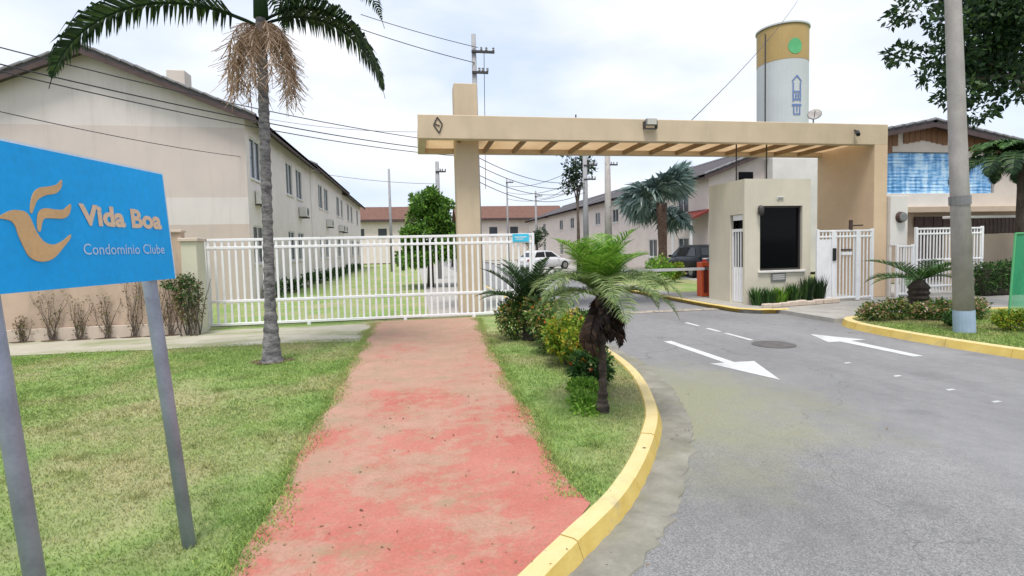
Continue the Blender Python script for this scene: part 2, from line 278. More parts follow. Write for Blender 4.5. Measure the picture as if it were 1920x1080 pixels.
# ------------------------------------------------------------------ mesh helpers
def wloc(o):
    v = Vector((0, 0, 0))
    while o is not None: v += o.location; o = o.parent
    return v
class MB:
    def __init__(s): s.v = []; s.f = []; s.tint = []
    def add(s, vs, fs):
        n = len(s.v); s.v += [tuple(p) for p in vs]; s.f += [tuple(i + n for i in q) for q in fs]; return s
    def box(s, x0, x1, y0, y1, z0, z1):
        return s.add([(x0, y0, z0), (x1, y0, z0), (x1, y1, z0), (x0, y1, z0), (x0, y0, z1), (x1, y0, z1), (x1, y1, z1), (x0, y1, z1)],
                     [(0, 3, 2, 1), (4, 5, 6, 7), (0, 1, 5, 4), (1, 2, 6, 5), (2, 3, 7, 6), (3, 0, 4, 7)])
    def bbox(s, x0, x1, y0, y1, z0, z1, c=.01):            # box with chamfered edges
        bm = bmesh.new(); bmesh.ops.create_cube(bm, size=1)
        for q in bm.verts: q.co = ((x0 + x1) / 2 + q.co.x * (x1 - x0), (y0 + y1) / 2 + q.co.y * (y1 - y0), (z0 + z1) / 2 + q.co.z * (z1 - z0))
        bmesh.ops.bevel(bm, geom=bm.edges[:], offset=c, segments=1, affect='EDGES'); bm.verts.index_update()
        s.add([q.co for q in bm.verts], [[q.index for q in f.verts] for f in bm.faces]); bm.free(); return s
    def prism(s, poly, axis, a, b):                       # polygon in the two other axes, extruded along axis
        def P(u, v, k): return {'x': (k, u, v), 'y': (u, k, v), 'z': (u, v, k)}[axis]
        n = len(poly)
        return s.add([P(u, v, a) for u, v in poly] + [P(u, v, b) for u, v in poly],
                     [tuple(range(n))[::-1], tuple(range(n, 2 * n))] + [(i, (i + 1) % n, n + (i + 1) % n, n + i) for i in range(n)])
    def tube(s, pts, rad, seg=8, caps=True):
        pts = [Vector(p) for p in pts]
        if not hasattr(rad, '__len__'): rad = [rad] * len(pts)
        vs = []; fs = []; pr = None
        for i, p in enumerate(pts):
            d = (pts[min(i + 1, len(pts) - 1)] - pts[max(i - 1, 0)]).normalized()
            a = (Vector((0, 0, 1)) if abs(d.z) < .95 else Vector((1, 0, 0))) if pr is None else pr
            u = (a - d * a.dot(d)).normalized(); v = d.cross(u); pr = u
            for k in range(seg):
                an = 2 * math.pi * k / seg; vs.append(p + (u * math.cos(an) + v * math.sin(an)) * rad[i])
        for i in range(len(pts) - 1):
            for k in range(seg):
                fs.append((i * seg + k, i * seg + (k + 1) % seg, (i + 1) * seg + (k + 1) % seg, (i + 1) * seg + k))
        if caps: fs += [tuple(range(seg))[::-1], tuple(range((len(pts) - 1) * seg, len(pts) * seg))]
        return s.add(vs, fs)
    def lathe(s, c, prof, seg=24):                        # prof: (radius, z)
        n = len(prof); vs = [(c[0] + r_ * math.cos(2 * math.pi * k / seg), c[1] + r_ * math.sin(2 * math.pi * k / seg), c[2] + z_) for r_, z_ in prof for k in range(seg)]
        fs = [(i * seg + k, i * seg + (k + 1) % seg, (i + 1) * seg + (k + 1) % seg, (i + 1) * seg + k) for i in range(n - 1) for k in range(seg)]
        return s.add(vs, fs + [tuple(range(seg))[::-1], tuple(range((n - 1) * seg, n * seg))])
    def build(s, name, m, parent=None, smooth=False, link=True):
        me = bpy.data.meshes.new(name); off = wloc(parent) if parent else Vector((0, 0, 0))
        me.from_pydata([(p[0] - off.x, p[1] - off.y, p[2] - off.z) for p in s.v], [], s.f); me.update()
        if s.tint:
            a = me.attributes.new('tint', 'FLOAT', 'POINT'); a.data.foreach_set('value', s.tint)
        me.materials.append(M[m] if isinstance(m, str) else m)
        if smooth: me.polygons.foreach_set('use_smooth', [True] * len(me.polygons))
        o = bpy.data.objects.new(name, me); col.objects.link(o); o.parent = parent; return o
def tag(o, label, cat, group=None):
    o['label'] = label; o['category'] = cat
    if group: o['group'] = group
    return o
def struct(o, label=None):
    o['kind'] = 'structure'
    if label: o['label'] = label
    return o
def thing(name, loc, label, cat, group=None):
    o = bpy.data.objects.new(name, None); o.empty_display_size = .2; o.location = loc; col.objects.link(o); return tag(o, label, cat, group)
def inst(name, me, parent, loc=(0, 0, 0), rot=(0, 0, 0), scl=1):
    o = bpy.data.objects.new(name, me); col.objects.link(o); o.parent = parent; o.location = loc; o.rotation_euler = rot
    o.scale = (scl, scl, scl) if not hasattr(scl, '__len__') else scl; return o
def copy_tree(o, parent=None):
    c = o.copy(); col.objects.link(c); c.parent = parent
    for ch in list(o.children): copy_tree(ch, c)
    return c
def tint_mesh(name, V, F, tint, m, parent=None):
    me = bpy.data.meshes.new(name); V = np.asarray(V, np.float32); F = np.asarray(F, np.int32); k = F.shape[1]
    if parent: V = V - np.array(wloc(parent), np.float32)
    me.vertices.add(len(V)); me.vertices.foreach_set('co', V.ravel())
    me.loops.add(F.size); me.loops.foreach_set('vertex_index', F.ravel())
    me.polygons.add(len(F)); me.polygons.foreach_set('loop_start', np.arange(0, F.size, k, dtype=np.int32))
    me.update(calc_edges=True); a = me.attributes.new('tint', 'FLOAT', 'POINT'); a.data.foreach_set('value', np.asarray(tint, np.float32))
    me.materials.append(M[m]); o = bpy.data.objects.new(name, me); col.objects.link(o); o.parent = parent; return o
def unit(a): return a / np.maximum(np.linalg.norm(a, axis=1, keepdims=True), 1e-6)
def leaf_geo(P, size, aspect=.45, nrm=None, jit=.8, droop=0.):
    """kite-shaped leaves at points P, each folded a little; returns V, F(quads), tint"""
    n = len(P); d = unit(rng.normal(size=(n, 3)) * jit + (nrm if nrm is not None else 0)); d[:, 2] -= droop; d = unit(d)
    s = unit(np.cross(d, rng.normal(size=(n, 3)))); L_ = (size * rng.uniform(.6, 1.3, n))[:, None]; h = np.cross(d, s) * L_ * .08
    V = np.stack([P, P + d * L_ * .45 + s * L_ * aspect * .5 + h, P + d * L_, P + d * L_ * .45 - s * L_ * aspect * .5 + h], 1).reshape(-1, 3)
    return V, np.arange(4 * n).reshape(-1, 4), np.repeat(rng.uniform(0, 1, n), 4)
def clump_points(n, clumps):
    """points inside ellipsoidal clumps (x,y,z,rx,ry,rz), denser toward each surface"""
    w_ = np.array([c[3] * c[4] * c[5] for c in clumps]) ** .67; w_ /= w_.sum(); idx = rng.choice(len(clumps), n, p=w_)
    C = np.array(clumps)[idx]; u = unit(rng.normal(size=(n, 3))); r_ = rng.uniform(.35, 1.0, n) ** .6
    r_ *= 1 + .12 * np.sin(u[:, 0] * 7 + idx) * np.cos(u[:, 2] * 6 + idx * 2)
    return C[:, :3] + u * r_[:, None] * C[:, 3:], u
def foliage(name, n, clumps, size, m, parent, aspect=.45, droop=.15, zmin=None):
    P, u = clump_points(n, clumps)
    if zmin is not None: k = P[:, 2] > zmin; P, u = P[k], u[k]
    V, F, T = leaf_geo(P, size, aspect, u * .9, .8, droop)
    return tint_mesh(name, V, F, T, m, parent)
def frond_geo(Lr, n, ll, elev, droop, hang=.4, width=.03, tipfrac=.35, rach=.015, fold=.3):
    """one pinnate frond leaving the origin along +x; returns MB with rachis and leaflets"""
    mb = MB(); K = 14; p = Vector((0, 0, 0)); pts = [p.copy()]; tans = []
    for i in range(K):
        a = elev - droop * ((i + .5) / K) ** 1.3; tg = Vector((math.cos(a), 0, math.sin(a))); p = p + tg * Lr / K; pts.append(p.copy()); tans.append(tg)
    tans.append(tans[-1])
    mb.tube(pts, [rach * (1 - .8 * i / K) for i in range(K + 1)], 4); mb.tint = [.15] * len(mb.v)
    for i in range(n):
        tt = .12 + .88 * i / (n - 1); k = min(int(tt * K), K - 1); fr = tt * K - k
        q = pts[k].lerp(pts[k + 1], fr); tg = tans[k]; nz = Vector((-tg.z, 0, tg.x))
        l = ll * (math.sin(math.pi * min(1, .18 + tt * .86)) ** .6) * random.uniform(.85, 1.1) * (1 - (1 - tipfrac) * max(0, tt - .75) * 4)
        for sgn in (-1, 1):
            sw = random.uniform(.45, .8); d = (tg * sw + Vector((0, sgn, 0)) + nz * random.uniform(fold - .15, fold + .15)).normalized()
            m1 = q + d * l * .5; d2 = (d - Vector((0, 0, hang * random.uniform(.6, 1.5)))).normalized(); e = m1 + d2 * l * .5
            wv = (tg * .9 - d * tg.dot(d)).normalized() * width * .5; b0 = len(mb.v)
            mb.add([q - wv * .6, q + wv * .6, m1 + wv, m1 - wv, e], [(0, 1, 2, 3), (3, 2, 4)]); tv = random.random()
            mb.tint += [tv] * 5
    return mb
def frond_data(name, m, **k): 
    o = frond_geo(**k).build(name, m); me = o.data; bpy.data.objects.remove(o); return me
def rail_fence(root, x0, x1, y, z0, z1, n, rails, bw=.035, rh=.05, posts=True):
    for zz in rails: MB().bbox(x0, x1, y - .025, y + .025, zz - rh / 2, zz + rh / 2, .006).build('rail', 'white_paint', root)
    o = MB().bbox(-bw / 2, bw / 2, -.014, .014, 0, z1 - z0, .004).build('bar', 'white_paint'); me = o.data; bpy.data.objects.remove(o)
    rl = wloc(root)
    for i in range(n):
        xx = x0 + (x1 - x0) * (i + .5) / n; inst('bar', me, root, (xx - rl.x, y - rl.y, z0 - rl.z), (0, random.gauss(0, .002), 0))
    if posts:
        for xx in (x0, x1): MB().bbox(xx - .035, xx + .035, y - .035, y + .035, .0, z1 + .03, .006).build('post', 'white_paint', root)

# ================================================================== GROUND
def sheet(name, pts, zz, m, lab=None):
    mb = MB()
    if name in ('pavement', 'planting_bed'): mb.prism(pts, 'z', -.13, zz)
    else: mb.add([(x, y, zz) for x, y in pts], [tuple(range(len(pts)))])
    return struct(mb.build(name, m), lab)
sheet('ground', [(-600, -60), (600, -60), (600, 1400), (-600, 1400)], -.14, 'lawn')
sheet('road', [(-40, -50), (60, -50), (60, 10.6), (9.0, 13.1), (9.0, 120), (2.9, 120), (2.9, 13.5), (-2, 13.5), (-2, 2.5), (-40, 2.5)], -.10, 'asphalt')
KIN = [(-6, .35), (-2, .75), (-.6, 1.55), (.1, 2.25), (.55, 2.74), (.9, 3.09), (1.18, 3.36), (1.42, 3.66), (1.72, 4.09), (2.06, 4.65), (2.26, 5.04), (2.47, 5.61), (2.68, 6.29), (2.84, 7.02), (2.95, 7.89), (3.0, 9), (3.03, 11), (3.03, 40)]
def offset(line, d):
    r_ = []
    for i, p in enumerate(line):
        a = Vector(line[max(i - 1, 0)]); c = Vector(line[min(i + 1, len(line) - 1)]); t_ = (c - a).normalized(); r_.append((p[0] + t_.y * d, p[1] - t_.x * d))
    return r_
def smooth_line(l, n=3):
    for _ in range(n):
        q = [l[0]]
        for a, c in zip(l[:-1], l[1:]): q += [(a[0] * .75 + c[0] * .25, a[1] * .75 + c[1] * .25), (a[0] * .25 + c[0] * .75, a[1] * .25 + c[1] * .75)]
        l = q + [l[-1]]
    return l
KIN = smooth_line(KIN, 2)
def kerb(line, prof, lab, y_far=14, step=.95):
    core = sweep('kerb', line, [(d + (.008 if i < len(prof) / 2 else -.008), z_ - .008) for i, (d, z_) in enumerate(prof)], 'gutter', lab)
    cum = [0]
    for a, c in zip(line[:-1], line[1:]): cum.append(cum[-1] + math.hypot(c[0] - a[0], c[1] - a[1]))
    at = lambda q: (float(np.interp(q, cum, [p[0] for p in line])), float(np.interp(q, cum, [p[1] for p in line])))
    q = .2; k = len(prof)
    while q < cum[-1]:
        l = step * random.uniform(.94, 1.05) if at(q)[1] < y_far else 30; e_ = min(q + l - .006, cum[-1]); n = 7 if l < 2 else 2; seg = [at(q + (e_ - q) * i / (n - 1)) for i in range(n)]
        ext = [at(max(0, q - .05))] + seg + [at(min(cum[-1], e_ + .05))]; dz = random.gauss(0, .0025); rows = [offset(ext, d)[1:-1] for d, _ in prof]; mb = MB()
        mb.add([(rows[j][i][0], rows[j][i][1], prof[j][1] + dz) for j in range(k) for i in range(n)], [(j * n + i, j * n + i + 1, (j + 1) * n + i + 1, (j + 1) * n + i) for j in range(k - 1) for i in range(n - 1)] + [tuple(j * n for j in range(k)), tuple(j * n + n - 1 for j in range(k))[::-1]])
        mb.build('kerb_stone', 'yellow', core); q += l
    return core
def sweep(name, line, prof, m, lab=None):                 # prof: (offset to the right of travel, z)
    mb = MB(); rows = [offset(line, d) for d, _ in prof]; n = len(line)
    if name == 'gutter':
        jit = [random.gauss(0, .022) for _ in line]
        for j in (-1, -2): rows[j] = [(p[0] + q, p[1]) for p, q in zip(rows[j], jit)]
    vs = [(rows[j][i][0], rows[j][i][1], prof[j][1] + .004 * math.sin(i * 1.7)) for j in range(len(prof)) for i in range(n)]
    fs = [(j * n + i, j * n + i + 1, (j + 1) * n + i + 1, (j + 1) * n + i) for j in range(len(prof) - 1) for i in range(n - 1)]
    mb.add(vs, fs); return struct(mb.build(name, m, smooth=False), lab)
kerb(KIN, [(0, -.12), (0, -.004), (.012, .012), (.10, .014), (.125, .004), (.165, -.10), (.17, -.13)], 'curved yellow painted kerb round the lawn')
sweep('gutter', smooth_line([p for p in KIN if p[1] < 40], 1), [(.15, -.093), (.30, -.088), (.445, -.092), (.46, -.12)], 'gutter', 'concrete gutter along the curved yellow kerb')
# lawn and path sheets, bounded by the kerb
isl = [p for p in KIN if p[1] > 3.2 and p[1] < 13.2]
sheet('lawn', [(-60, -1), (-6, .36)] + [p for p in KIN if p[0] > -5.5 and p[1] < 3.2] + isl + [(3.03, 13.2), (3.03, 13.6), (-60, 13.6)], -.004, 'lawn')
pl = [(-1.02 + .02 * math.sin(y * 2.1) + .018 * math.sin(y * 5.3), y) for y in np.arange(2.15, 13.2, .35)]
pr = [(1.05 + .35 * max(0, (y - 3.1) / 9) ** 1.5 + .025 * math.sin(y * 2.7) + .025 * math.sin(y * 6.1), y) for y in np.arange(13.1, 3.15, -.35)]
sheet('path', pl + [(-1.0, 13.25), (1.45, 13.25)] + pr + [(.93, 3.10), (.57, 2.74), (.12, 2.25), (-.5, 1.63), (-1.06, 1.3)], .006, 'red_path', 'worn red painted path leading to the white gate')
sheet('sidewalk', [(-40, 10.75), (-7.1, 10.78), (-4, 10.62), (-2.2, 10.55), (-1.05, 10.42), (-1.0, 12.9), (-4.5, 12.95), (-40, 12.5)], .004, 'old_walk', 'worn concrete walk along the boundary wall')
# right-hand pavement and planting bed
sheet('pavement', [(9.0, 10.2), (60, 10.2), (60, 17.5), (9.0, 17.5)], .0, 'concrete', 'light concrete pavement in front of the guard booth')
RK = smooth_line([(9.6, -6), (9.12, 4.5), (8.92, 6.43), (8.80, 7.34), (8.78, 8.23), (8.86, 9.2), (9.02, 9.75), (9.4, 10.1), (10.2, 10.24), (14, 10.26), (26, 10.3)], 2)
kerb(RK, [(-.21, -.13), (-.205, -.10), (-.16, .028), (-.14, .035), (-.01, .035), (0, .02), (0, -.1)], 'long yellow painted kerb of the right planting bed')
sheet('planting_bed', RK + [(26, -6)], .010, 'lawn', 'grassy planting bed behind the right kerb')
# booth island and interior
sweep('kerb', smooth_line([(8.15, 22), (8.2, 14.4), (8.25, 12.6), (8.5, 12.25), (9.0, 12.1), (9.25, 12.1)], 2), [(.0, -.13), (.0, .02), (.13, .02), (.15, -.0)], 'yellow', 'yellow kerb round the guard booth island')
sheet('pavement', [(8.3, 12.4), (8.6, 12.2), (9.0, 12.2), (9.0, 40), (8.3, 40)], .012, 'concrete', 'booth island paving')
sheet('lawn', [(-60, 13.7), (.3, 13.7), (.3, 62), (-60, 62)], -.002, 'lawn')
sheet('driveway', [(.1, 13.6), (3.03, 13.6), (3.03, 62), (.1, 62)], -.006, 'concrete', 'pale paved strip behind the white gate')
sheet('lawn', [(9.05, 17.6), (13.0, 17.6), (13.0, 34), (9.05, 34)], -.008, 'lawn')
sheet('driveway', [(13.0, 17.6), (16.0, 17.6), (16.0, 75), (9.05, 75), (9.05, 34.02), (13.0, 34.02)], -.012, 'concrete', 'parking strip in front of the right-hand houses')
# painted markings (sheets 4 mm above the asphalt)
def marking(name, pts, lab): sheet(name, pts, -.096, 'paint_white', lab)
marking('lane_arrow', [(4.50, 9.22), (4.66, 9.22), (4.70, 7.28), (5.02, 7.26), (4.64, 6.16), (4.30, 7.28), (4.54, 7.28)], 'white arrow on the exit lane pointing at the viewer')
marking('lane_arrow', [(7.64, 6.88), (7.46, 6.88), (7.42, 8.28), (7.18, 8.26), (7.50, 9.10), (7.98, 8.3), (7.66, 8.28)], 'white arrow on the entry lane pointing at the gate')
for y0, y1 in ((10.75, 11.3), (9.9, 10.4), (8.85, 9.7)): marking('lane_dash', [(6.03, y0), (6.12, y0), (6.12, y1), (6.03, y1)], 'white dash of the lane divider')
for y0 in (4.70, 5.21, 5.92, 6.75): marking('lane_dash', [(6.15, y0), (6.27, y0 + .015), (6.26, y0 + .06), (6.16, y0 + .05)], 'worn white stud of the lane divider')
mh = MB(); mh.lathe((6.16, 8.36, -.098), [(.36, 0), (.36, .006), (.30, .006), (.295, .001), (.27, .001), (.265, .006), (.02, .006)], 28)
tag(mh.build('manhole_cover', 'manhole'), 'round iron manhole cover in the road between the arrows', 'manhole cover')
# rough stone strip across the road under the gate
root = thing('stone_strip', (5.5, 13.4, -.1), 'rough grey stone strip across the road under the portico', 'threshold')
o = MB().bbox(-.13, .13, -.075, .075, 0, .022, .012).build('stone', 'stone'); me = o.data; bpy.data.objects.remove(o)
for i in range(20):
    for j in range(2): inst('stone', me, root, (-2.42 + i * .275 + .08 * j + random.uniform(-.01, .01), -.09 + j * .17, 0), (0, 0, random.gauss(0, .06)), (1, 1, random.uniform(.6, 1.2)))

# ================================================================== PORTICO
P = thing('entrance_portico', (7, 14.8, 0), 'tan entrance portico with long beam canopy over the gates', 'portico')
MB().bbox(.16, 13.85, 13.70, 13.92, 4.50, 5.10, .015).build('front_beam', 'portico', P)
MB().bbox(.16, 13.40, 15.78, 15.98, 4.50, 5.06, .015).build('rear_beam', 'portico', P)
MB().bbox(.165, .36, 13.92, 15.78, 4.502, 5.05, .01).build('end_beam', 'portico', P)
for i in range(15):
    x = .36 + (13.4 - .36) * i / 15 + .02; MB().box(x, x + 13.04 / 15 - .035, 13.92, 15.78, 4.64, 4.66).build('soffit_panel', 'soffit_panel', P)
for i in range(1, 15):
    x = .36 + (13.4 - .36) * i / 15; MB().box(x - .04, x + .04, 13.92, 15.78, 4.52, 4.638).build('joist', 'joist', P)
MB().bbox(1.13, 1.75, 14.3, 14.92, 0, 6.08, .015).build('column', 'portico', P)
MB().bbox(13.4, 13.852, 13.702, 15.99, 0, 5.098, .015).build('side_wall', 'portico_wall', P)
for x, z0 in ((9.50, 3.44), (10.50, 3.44)):
    r_ = MB().tube([(x, 14.6, z0), (x, 14.6, 4.7)], .022, 6).build('hanger_rod', 'dark_frame', P)
# small things fixed to the beam
e = thing('beam_emblem', (.65, 13.69, 4.84), 'thin dark diamond emblem on the left end of the beam', 'emblem')
dm = MB()
for (ax, az), (bx, bz) in (((0, .19), (.12, .02)), ((.12, .02), (.04, -.2)), ((.04, -.2), (-.1, .0)), ((-.1, .0), (0, .19))):
    dm.tube([(.65 + ax, 13.685, 4.84 + az), (.65 + bx, 13.685, 4.84 + bz)], .014, 5)
dm.build('outline', 'dark_frame', e)
MB().tube([(.59, 13.687, 4.86), (.70, 13.687, 4.82)], .012, 5).build('cross_piece', 'dark_frame', e)
e = thing('floodlight', (6.32, 13.6, 4.9), 'grey floodlight fixed to the middle of the beam', 'floodlight')
MB().bbox(6.16, 6.48, 13.52, 13.62, 4.90, 5.08, .02).build('housing', 'grey_metal', e)
MB().box(6.19, 6.45, 13.505, 13.519, 4.92, 5.06).build('lens', 'lamp_glass', e)
MB().bbox(6.14, 6.16, 13.55, 13.70, 4.82, 5.02, .003).bbox(6.48, 6.5, 13.55, 13.70, 4.82, 5.02, .003).build('bracket', 'dark_frame', e)
MB().box(6.16, 6.48, 13.55, 13.6, 4.80, 4.83).build('bracket', 'dark_frame', e)
e = thing('security_camera', (12.62, 13.6, 4.8), 'small dark security camera near the right end of the beam', 'camera')
MB().tube([(12.55, 13.4, 4.72), (12.72, 13.62, 4.84)], [.055, .06], 10).build('body', 'black', e)
MB().tube([(12.70, 13.70, 4.92), (12.66, 13.56, 4.84)], .02, 6).build('bracket', 'black', e)
MB().tube([(12.535, 13.38, 4.71), (12.55, 13.4, 4.72)], .04, 10).build('lens', 'car_glass', e)
e = thing('beam_antenna', (4.3, 13.8, 5.1), 'tiny dark spike standing on top of the beam', 'antenna')
MB().tube([(4.3, 13.8, 5.1), (4.3, 13.8, 5.2)], .02, 6).build('spike', 'dark_frame', e)

# ================================================================== WHITE SLIDING GATE
G = thing('sliding_gate', (-.9, 13.3, 0), 'long white barred sliding gate beside the red path', 'gate')
rail_fence(G, -4.75, 2.95, 13.3, .06, 2.05, 52, (.085, .62, 1.86, 2.04), .05, .06)
for x in (-2.54, -.29, 1.4): MB().bbox(x - .04, x + .04, 13.27, 13.33, -.02, .09, .01).build('foot', 'white_paint', G)
e = thing('gate_sign', (2.62, 13.25, 1.95), 'small light blue plate at the right end of the white gate', 'sign')
MB().bbox(2.42, 2.84, 13.235, 13.255, 1.86, 2.06, .004).build('plate', 'cyan', e)
MB().box(2.47, 2.78, 13.230, 13.234, 1.97, 1.99).box(2.50, 2.70, 13.230, 13.234, 1.92, 1.935).build('lettering', 'white_paint', e)
# ================================================================== GUARD BOOTH
def wall_grid(mb, axis, k, depth, u0, u1, z0, z1, holes, flip=False):
    """wall in plane axis=k with rectangular openings (u0,u1,z0,z1), reveals going to k+depth"""
    us = sorted({u0, u1, *[h[0] for h in holes], *[h[1] for h in holes]}); zs = sorted({z0, z1, *[h[2] for h in holes], *[h[3] for h in holes]})
    P_ = (lambda u, q, d: (d, u, q)) if axis == 'x' else (lambda u, q, d: (u, d, q))
    for a, c in zip(us[:-1], us[1:]):
        for e_, g_ in zip(zs[:-1], zs[1:]):
            if any(h[0] <= a and c <= h[1] and h[2] <= e_ and g_ <= h[3] for h in holes): continue
            mb.add([P_(a, e_, k), P_(c, e_, k), P_(c, g_, k), P_(a, g_, k)], [(0, 1, 2, 3)])
    for h in holes:
        a, c, e_, g_ = h
        q = [(a, e_), (c, e_), (c, g_), (a, g_)]
        for i in range(4):
            (p1, q1), (p2, q2) = q[i], q[(i + 1) % 4]; mb.add([P_(p1, q1, k), P_(p2, q2, k), P_(p2, q2, k + depth), P_(p1, q1, k + depth)], [(0, 1, 2, 3)])
B = thing('guard_booth', (9.9, 14.2, 0), 'cream guard booth with one large dark window under the portico', 'booth')
mb = MB(); wall_grid(mb, 'y', 13.3, .14, 8.9, 10.95, 0, 3.45, [(9.37, 10.69, .92, 2.71)])
wall_grid(mb, 'x', 8.9, .12, 13.3, 15.1, 0, 3.45, [(13.38, 14.0, .02, 2.5)])
mb.add([(10.95, 13.3, 0), (10.95, 15.1, 0), (10.95, 15.1, 3.45), (10.95, 13.3, 3.45)], [(0, 1, 2, 3)])
mb.add([(8.9, 15.1, 0), (10.95, 15.1, 0), (10.95, 15.1, 3.45), (8.9, 15.1, 3.45)], [(0, 1, 2, 3)])
mb.add([(8.9, 13.3, 3.45), (10.95, 13.3, 3.45), (10.95, 15.1, 3.45), (8.9, 15.1, 3.45)], [(0, 1, 2, 3)]); mb.build('wall', 'booth', B)
wn = MB().box(9.375, 10.685, 13.43, 13.45, .925, 2.705).build('window', 'black_glass', B)
MB().box(9.37, 9.42, 13.38, 13.43, .92, 2.71).box(10.65, 10.69, 13.38, 13.43, .92, 2.71).box(9.42, 10.65, 13.38, 13.43, .92, .97).box(9.42, 10.65, 13.38, 13.43, 2.66, 2.71).build('frame', 'dark_frame', wn)
MB().bbox(9.30, 10.76, 13.24, 13.40, .86, .918, .008).build('sill', 'sill', B)
dr = MB().box(8.96, 9.0, 13.40, 13.98, .03, 1.02).build('door', 'white_paint', B)
MB().box(8.955, 9.0, 13.40, 13.46, 1.02, 2.1).box(8.955, 9.0, 13.92, 13.98, 1.02, 2.1).box(8.955, 9.0, 13.46, 13.92, 2.02, 2.1).box(8.955, 9.0, 13.46, 13.92, 2.34, 2.49).build('frame', 'white_paint', dr)
for y in (13.57, 13.69, 13.81): MB().box(8.96, 8.98, y - .02, y + .02, 1.02, 2.02).build('bar', 'white_paint', dr)
MB().box(9.10, 9.12, 13.40, 13.98, 1.0, 2.5).build('dark_pane', 'black_glass', dr)
for y in (13.5, 13.62, 13.74, 13.86): MB().box(8.945, 8.96, y - .015, y + .015, .06, 1.0).build('ridge', 'white_paint', dr)
lt = thing('booth_lamp', (9.33, 13.2, 2.6), 'small dark wall lamp at the corner of the booth window', 'lamp')
MB().lathe((9.33, 13.2, 2.44), [(.03, 0), (.075, .04), (.085, .2), (.05, .26), (.02, .28)], 10).build('shade', 'dark_frame', lt, True)
MB().tube([(9.33, 13.2, 2.66), (9.33, 13.31, 2.70)], .018, 6).build('arm', 'dark_frame', lt)
e = thing('wall_plaque', (9.93, 13.28, .76), 'small grey plaque below the booth window', 'plaque')
MB().bbox(9.70, 10.16, 13.27, 13.297, .62, .84, .006).build('plate', 'grey_metal', e)
for k in range(3): MB().box(9.75, 10.11, 13.264, 13.269, .67 + k * .055, .69 + k * .055).build('louvre', 'sill', e)
e = thing('wall_vent', (9.98, 13.29, 2.95), 'faint grey vent above the booth window', 'vent')
MB().bbox(9.88, 10.09, 13.275, 13.297, 2.88, 2.96, .005).build('plate', 'sill', e)
for k in range(3): MB().box(9.9, 10.07, 13.27, 13.2755, 2.895 + k * .02, 2.903 + k * .02).build('louvre', 'grey_metal', e)
# booth plants: a row of upright leafy clumps with a stone edge
MB_ = MB(); 
e = thing('stone_edging', (10.1, 12.75, 0), 'low whitish stone edging in front of the booth plants', 'edging')
o = MB().bbox(-.14, .14, -.07, .07, 0, .13, .02).build('stone', 'plinth'); me = o.data; bpy.data.objects.remove(o)
for i in range(9): inst('stone', me, e, (-1.15 + i * .29, -.33 + .045 * i + random.uniform(-.01, .01), 0), (0, 0, .15 + random.gauss(0, .05)), (1, 1, random.uniform(.8, 1.15)))
def sword_plant(name, x, y, n, h, m, label, group, spread=.22):
    o = thing(name, (x, y, 0), label, 'plant', group); mb = MB()
    for i in range(n):
        a = random.uniform(0, 6.283); r0 = random.uniform(0, spread * .6); l = h * random.uniform(.55, 1.1); bx, by = x + r0 * math.cos(a), y + r0 * math.sin(a)
        tx, ty = bx + spread * random.uniform(.2, 1.1) * math.cos(a), by + spread * random.uniform(.2, 1.1) * math.sin(a); w_ = random.uniform(.012, .028)
        px, py = -math.sin(a) * w_, math.cos(a) * w_; q = ((bx + tx) / 2 - .02 * math.cos(a), (by + ty) / 2, l * .6)
        mb.add([(bx - px, by - py, 0), (bx + px, by + py, 0), (q[0] + px, q[1] + py, q[2]), (q[0] - px, q[1] - py, q[2]), (tx, ty, l)], [(0, 1, 2, 3), (3, 2, 4)]); mb.tint += [random.random()] * 5
    mb.build('leaves', m, o); return o
for i, (x, h, m_, lb) in enumerate([(9.05, .5, 'leaf_mid', 'leafy clump at the left end of the booth plant row'), (9.42, .46, 'leaf_mid', 'second leafy clump from the left under the booth window'),
        (9.8, .5, 'leaf_bright', 'pale green clump below the booth plaque'), (10.2, .58, 'leaf_mid', 'green clump right of the booth plaque'), (10.6, .72, 'leaf_dark', 'tall dark clump at the booth corner'), (10.98, .75, 'leaf_dark', 'dark clump between booth and pedestrian gate')]):
    sword_plant('booth_plant', x, 13.0, 120, h, m_, lb, 'plants at the foot of the booth')
# barrier
Bz = thing('barrier_gate', (9.2, 15.95, 0), 'orange barrier post with a white arm beside the booth', 'barrier')
MB().bbox(9.04, 9.34, 15.8, 16.1, 0, 1.12, .02).build('cabinet', 'orange', Bz)
MB().box(9.12, 9.26, 15.785, 15.799, .12, .98).build('panel', 'dark_red', Bz)
MB().bbox(5.6, 9.12, 15.72, 15.78, .86, .95, .01).build('arm', 'white_paint', Bz)
MB().tube([(9.2, 15.70, .91), (9.2, 15.81, .91)], .05, 10).build('pivot', 'grey_metal', Bz)
# pedestrian gate
Pg = thing('pedestrian_gate', (11.85, 13.1, 0), 'white barred pedestrian gate right of the guard booth', 'gate')
rail_fence(Pg, 11.0, 12.76, 13.1, .08, 2.0, 16, (.1, 1.82, 1.98))
for x in (11.5, 12.28): MB().bbox(x - .06, x + .06, 13.06, 13.14, .02, 2.0, .006).build('door_stile', 'white_paint', Pg)
MB().bbox(11.44, 11.56, 13.03, 13.06, 1.15, 1.5, .01).build('lock_case', 'black', Pg)
MB().bbox(11.78, 12.06, 13.05, 13.15, 1.42, 1.47, .005).build('letter_slot', 'dark_frame', Pg); MB().bbox(11.76, 12.08, 13.06, 13.13, 1.30, 1.38, .005).build('cross_rail', 'white_paint', Pg)
MB().bbox(11.02, 11.44, 13.095, 13.12, .12, 1.75, .004).build('sheet_panel', 'white_paint', Pg)
e = thing('gate_closer', (12.1, 13.1, 2.0), 'small brown bracket on top of the pedestrian gate', 'bracket')
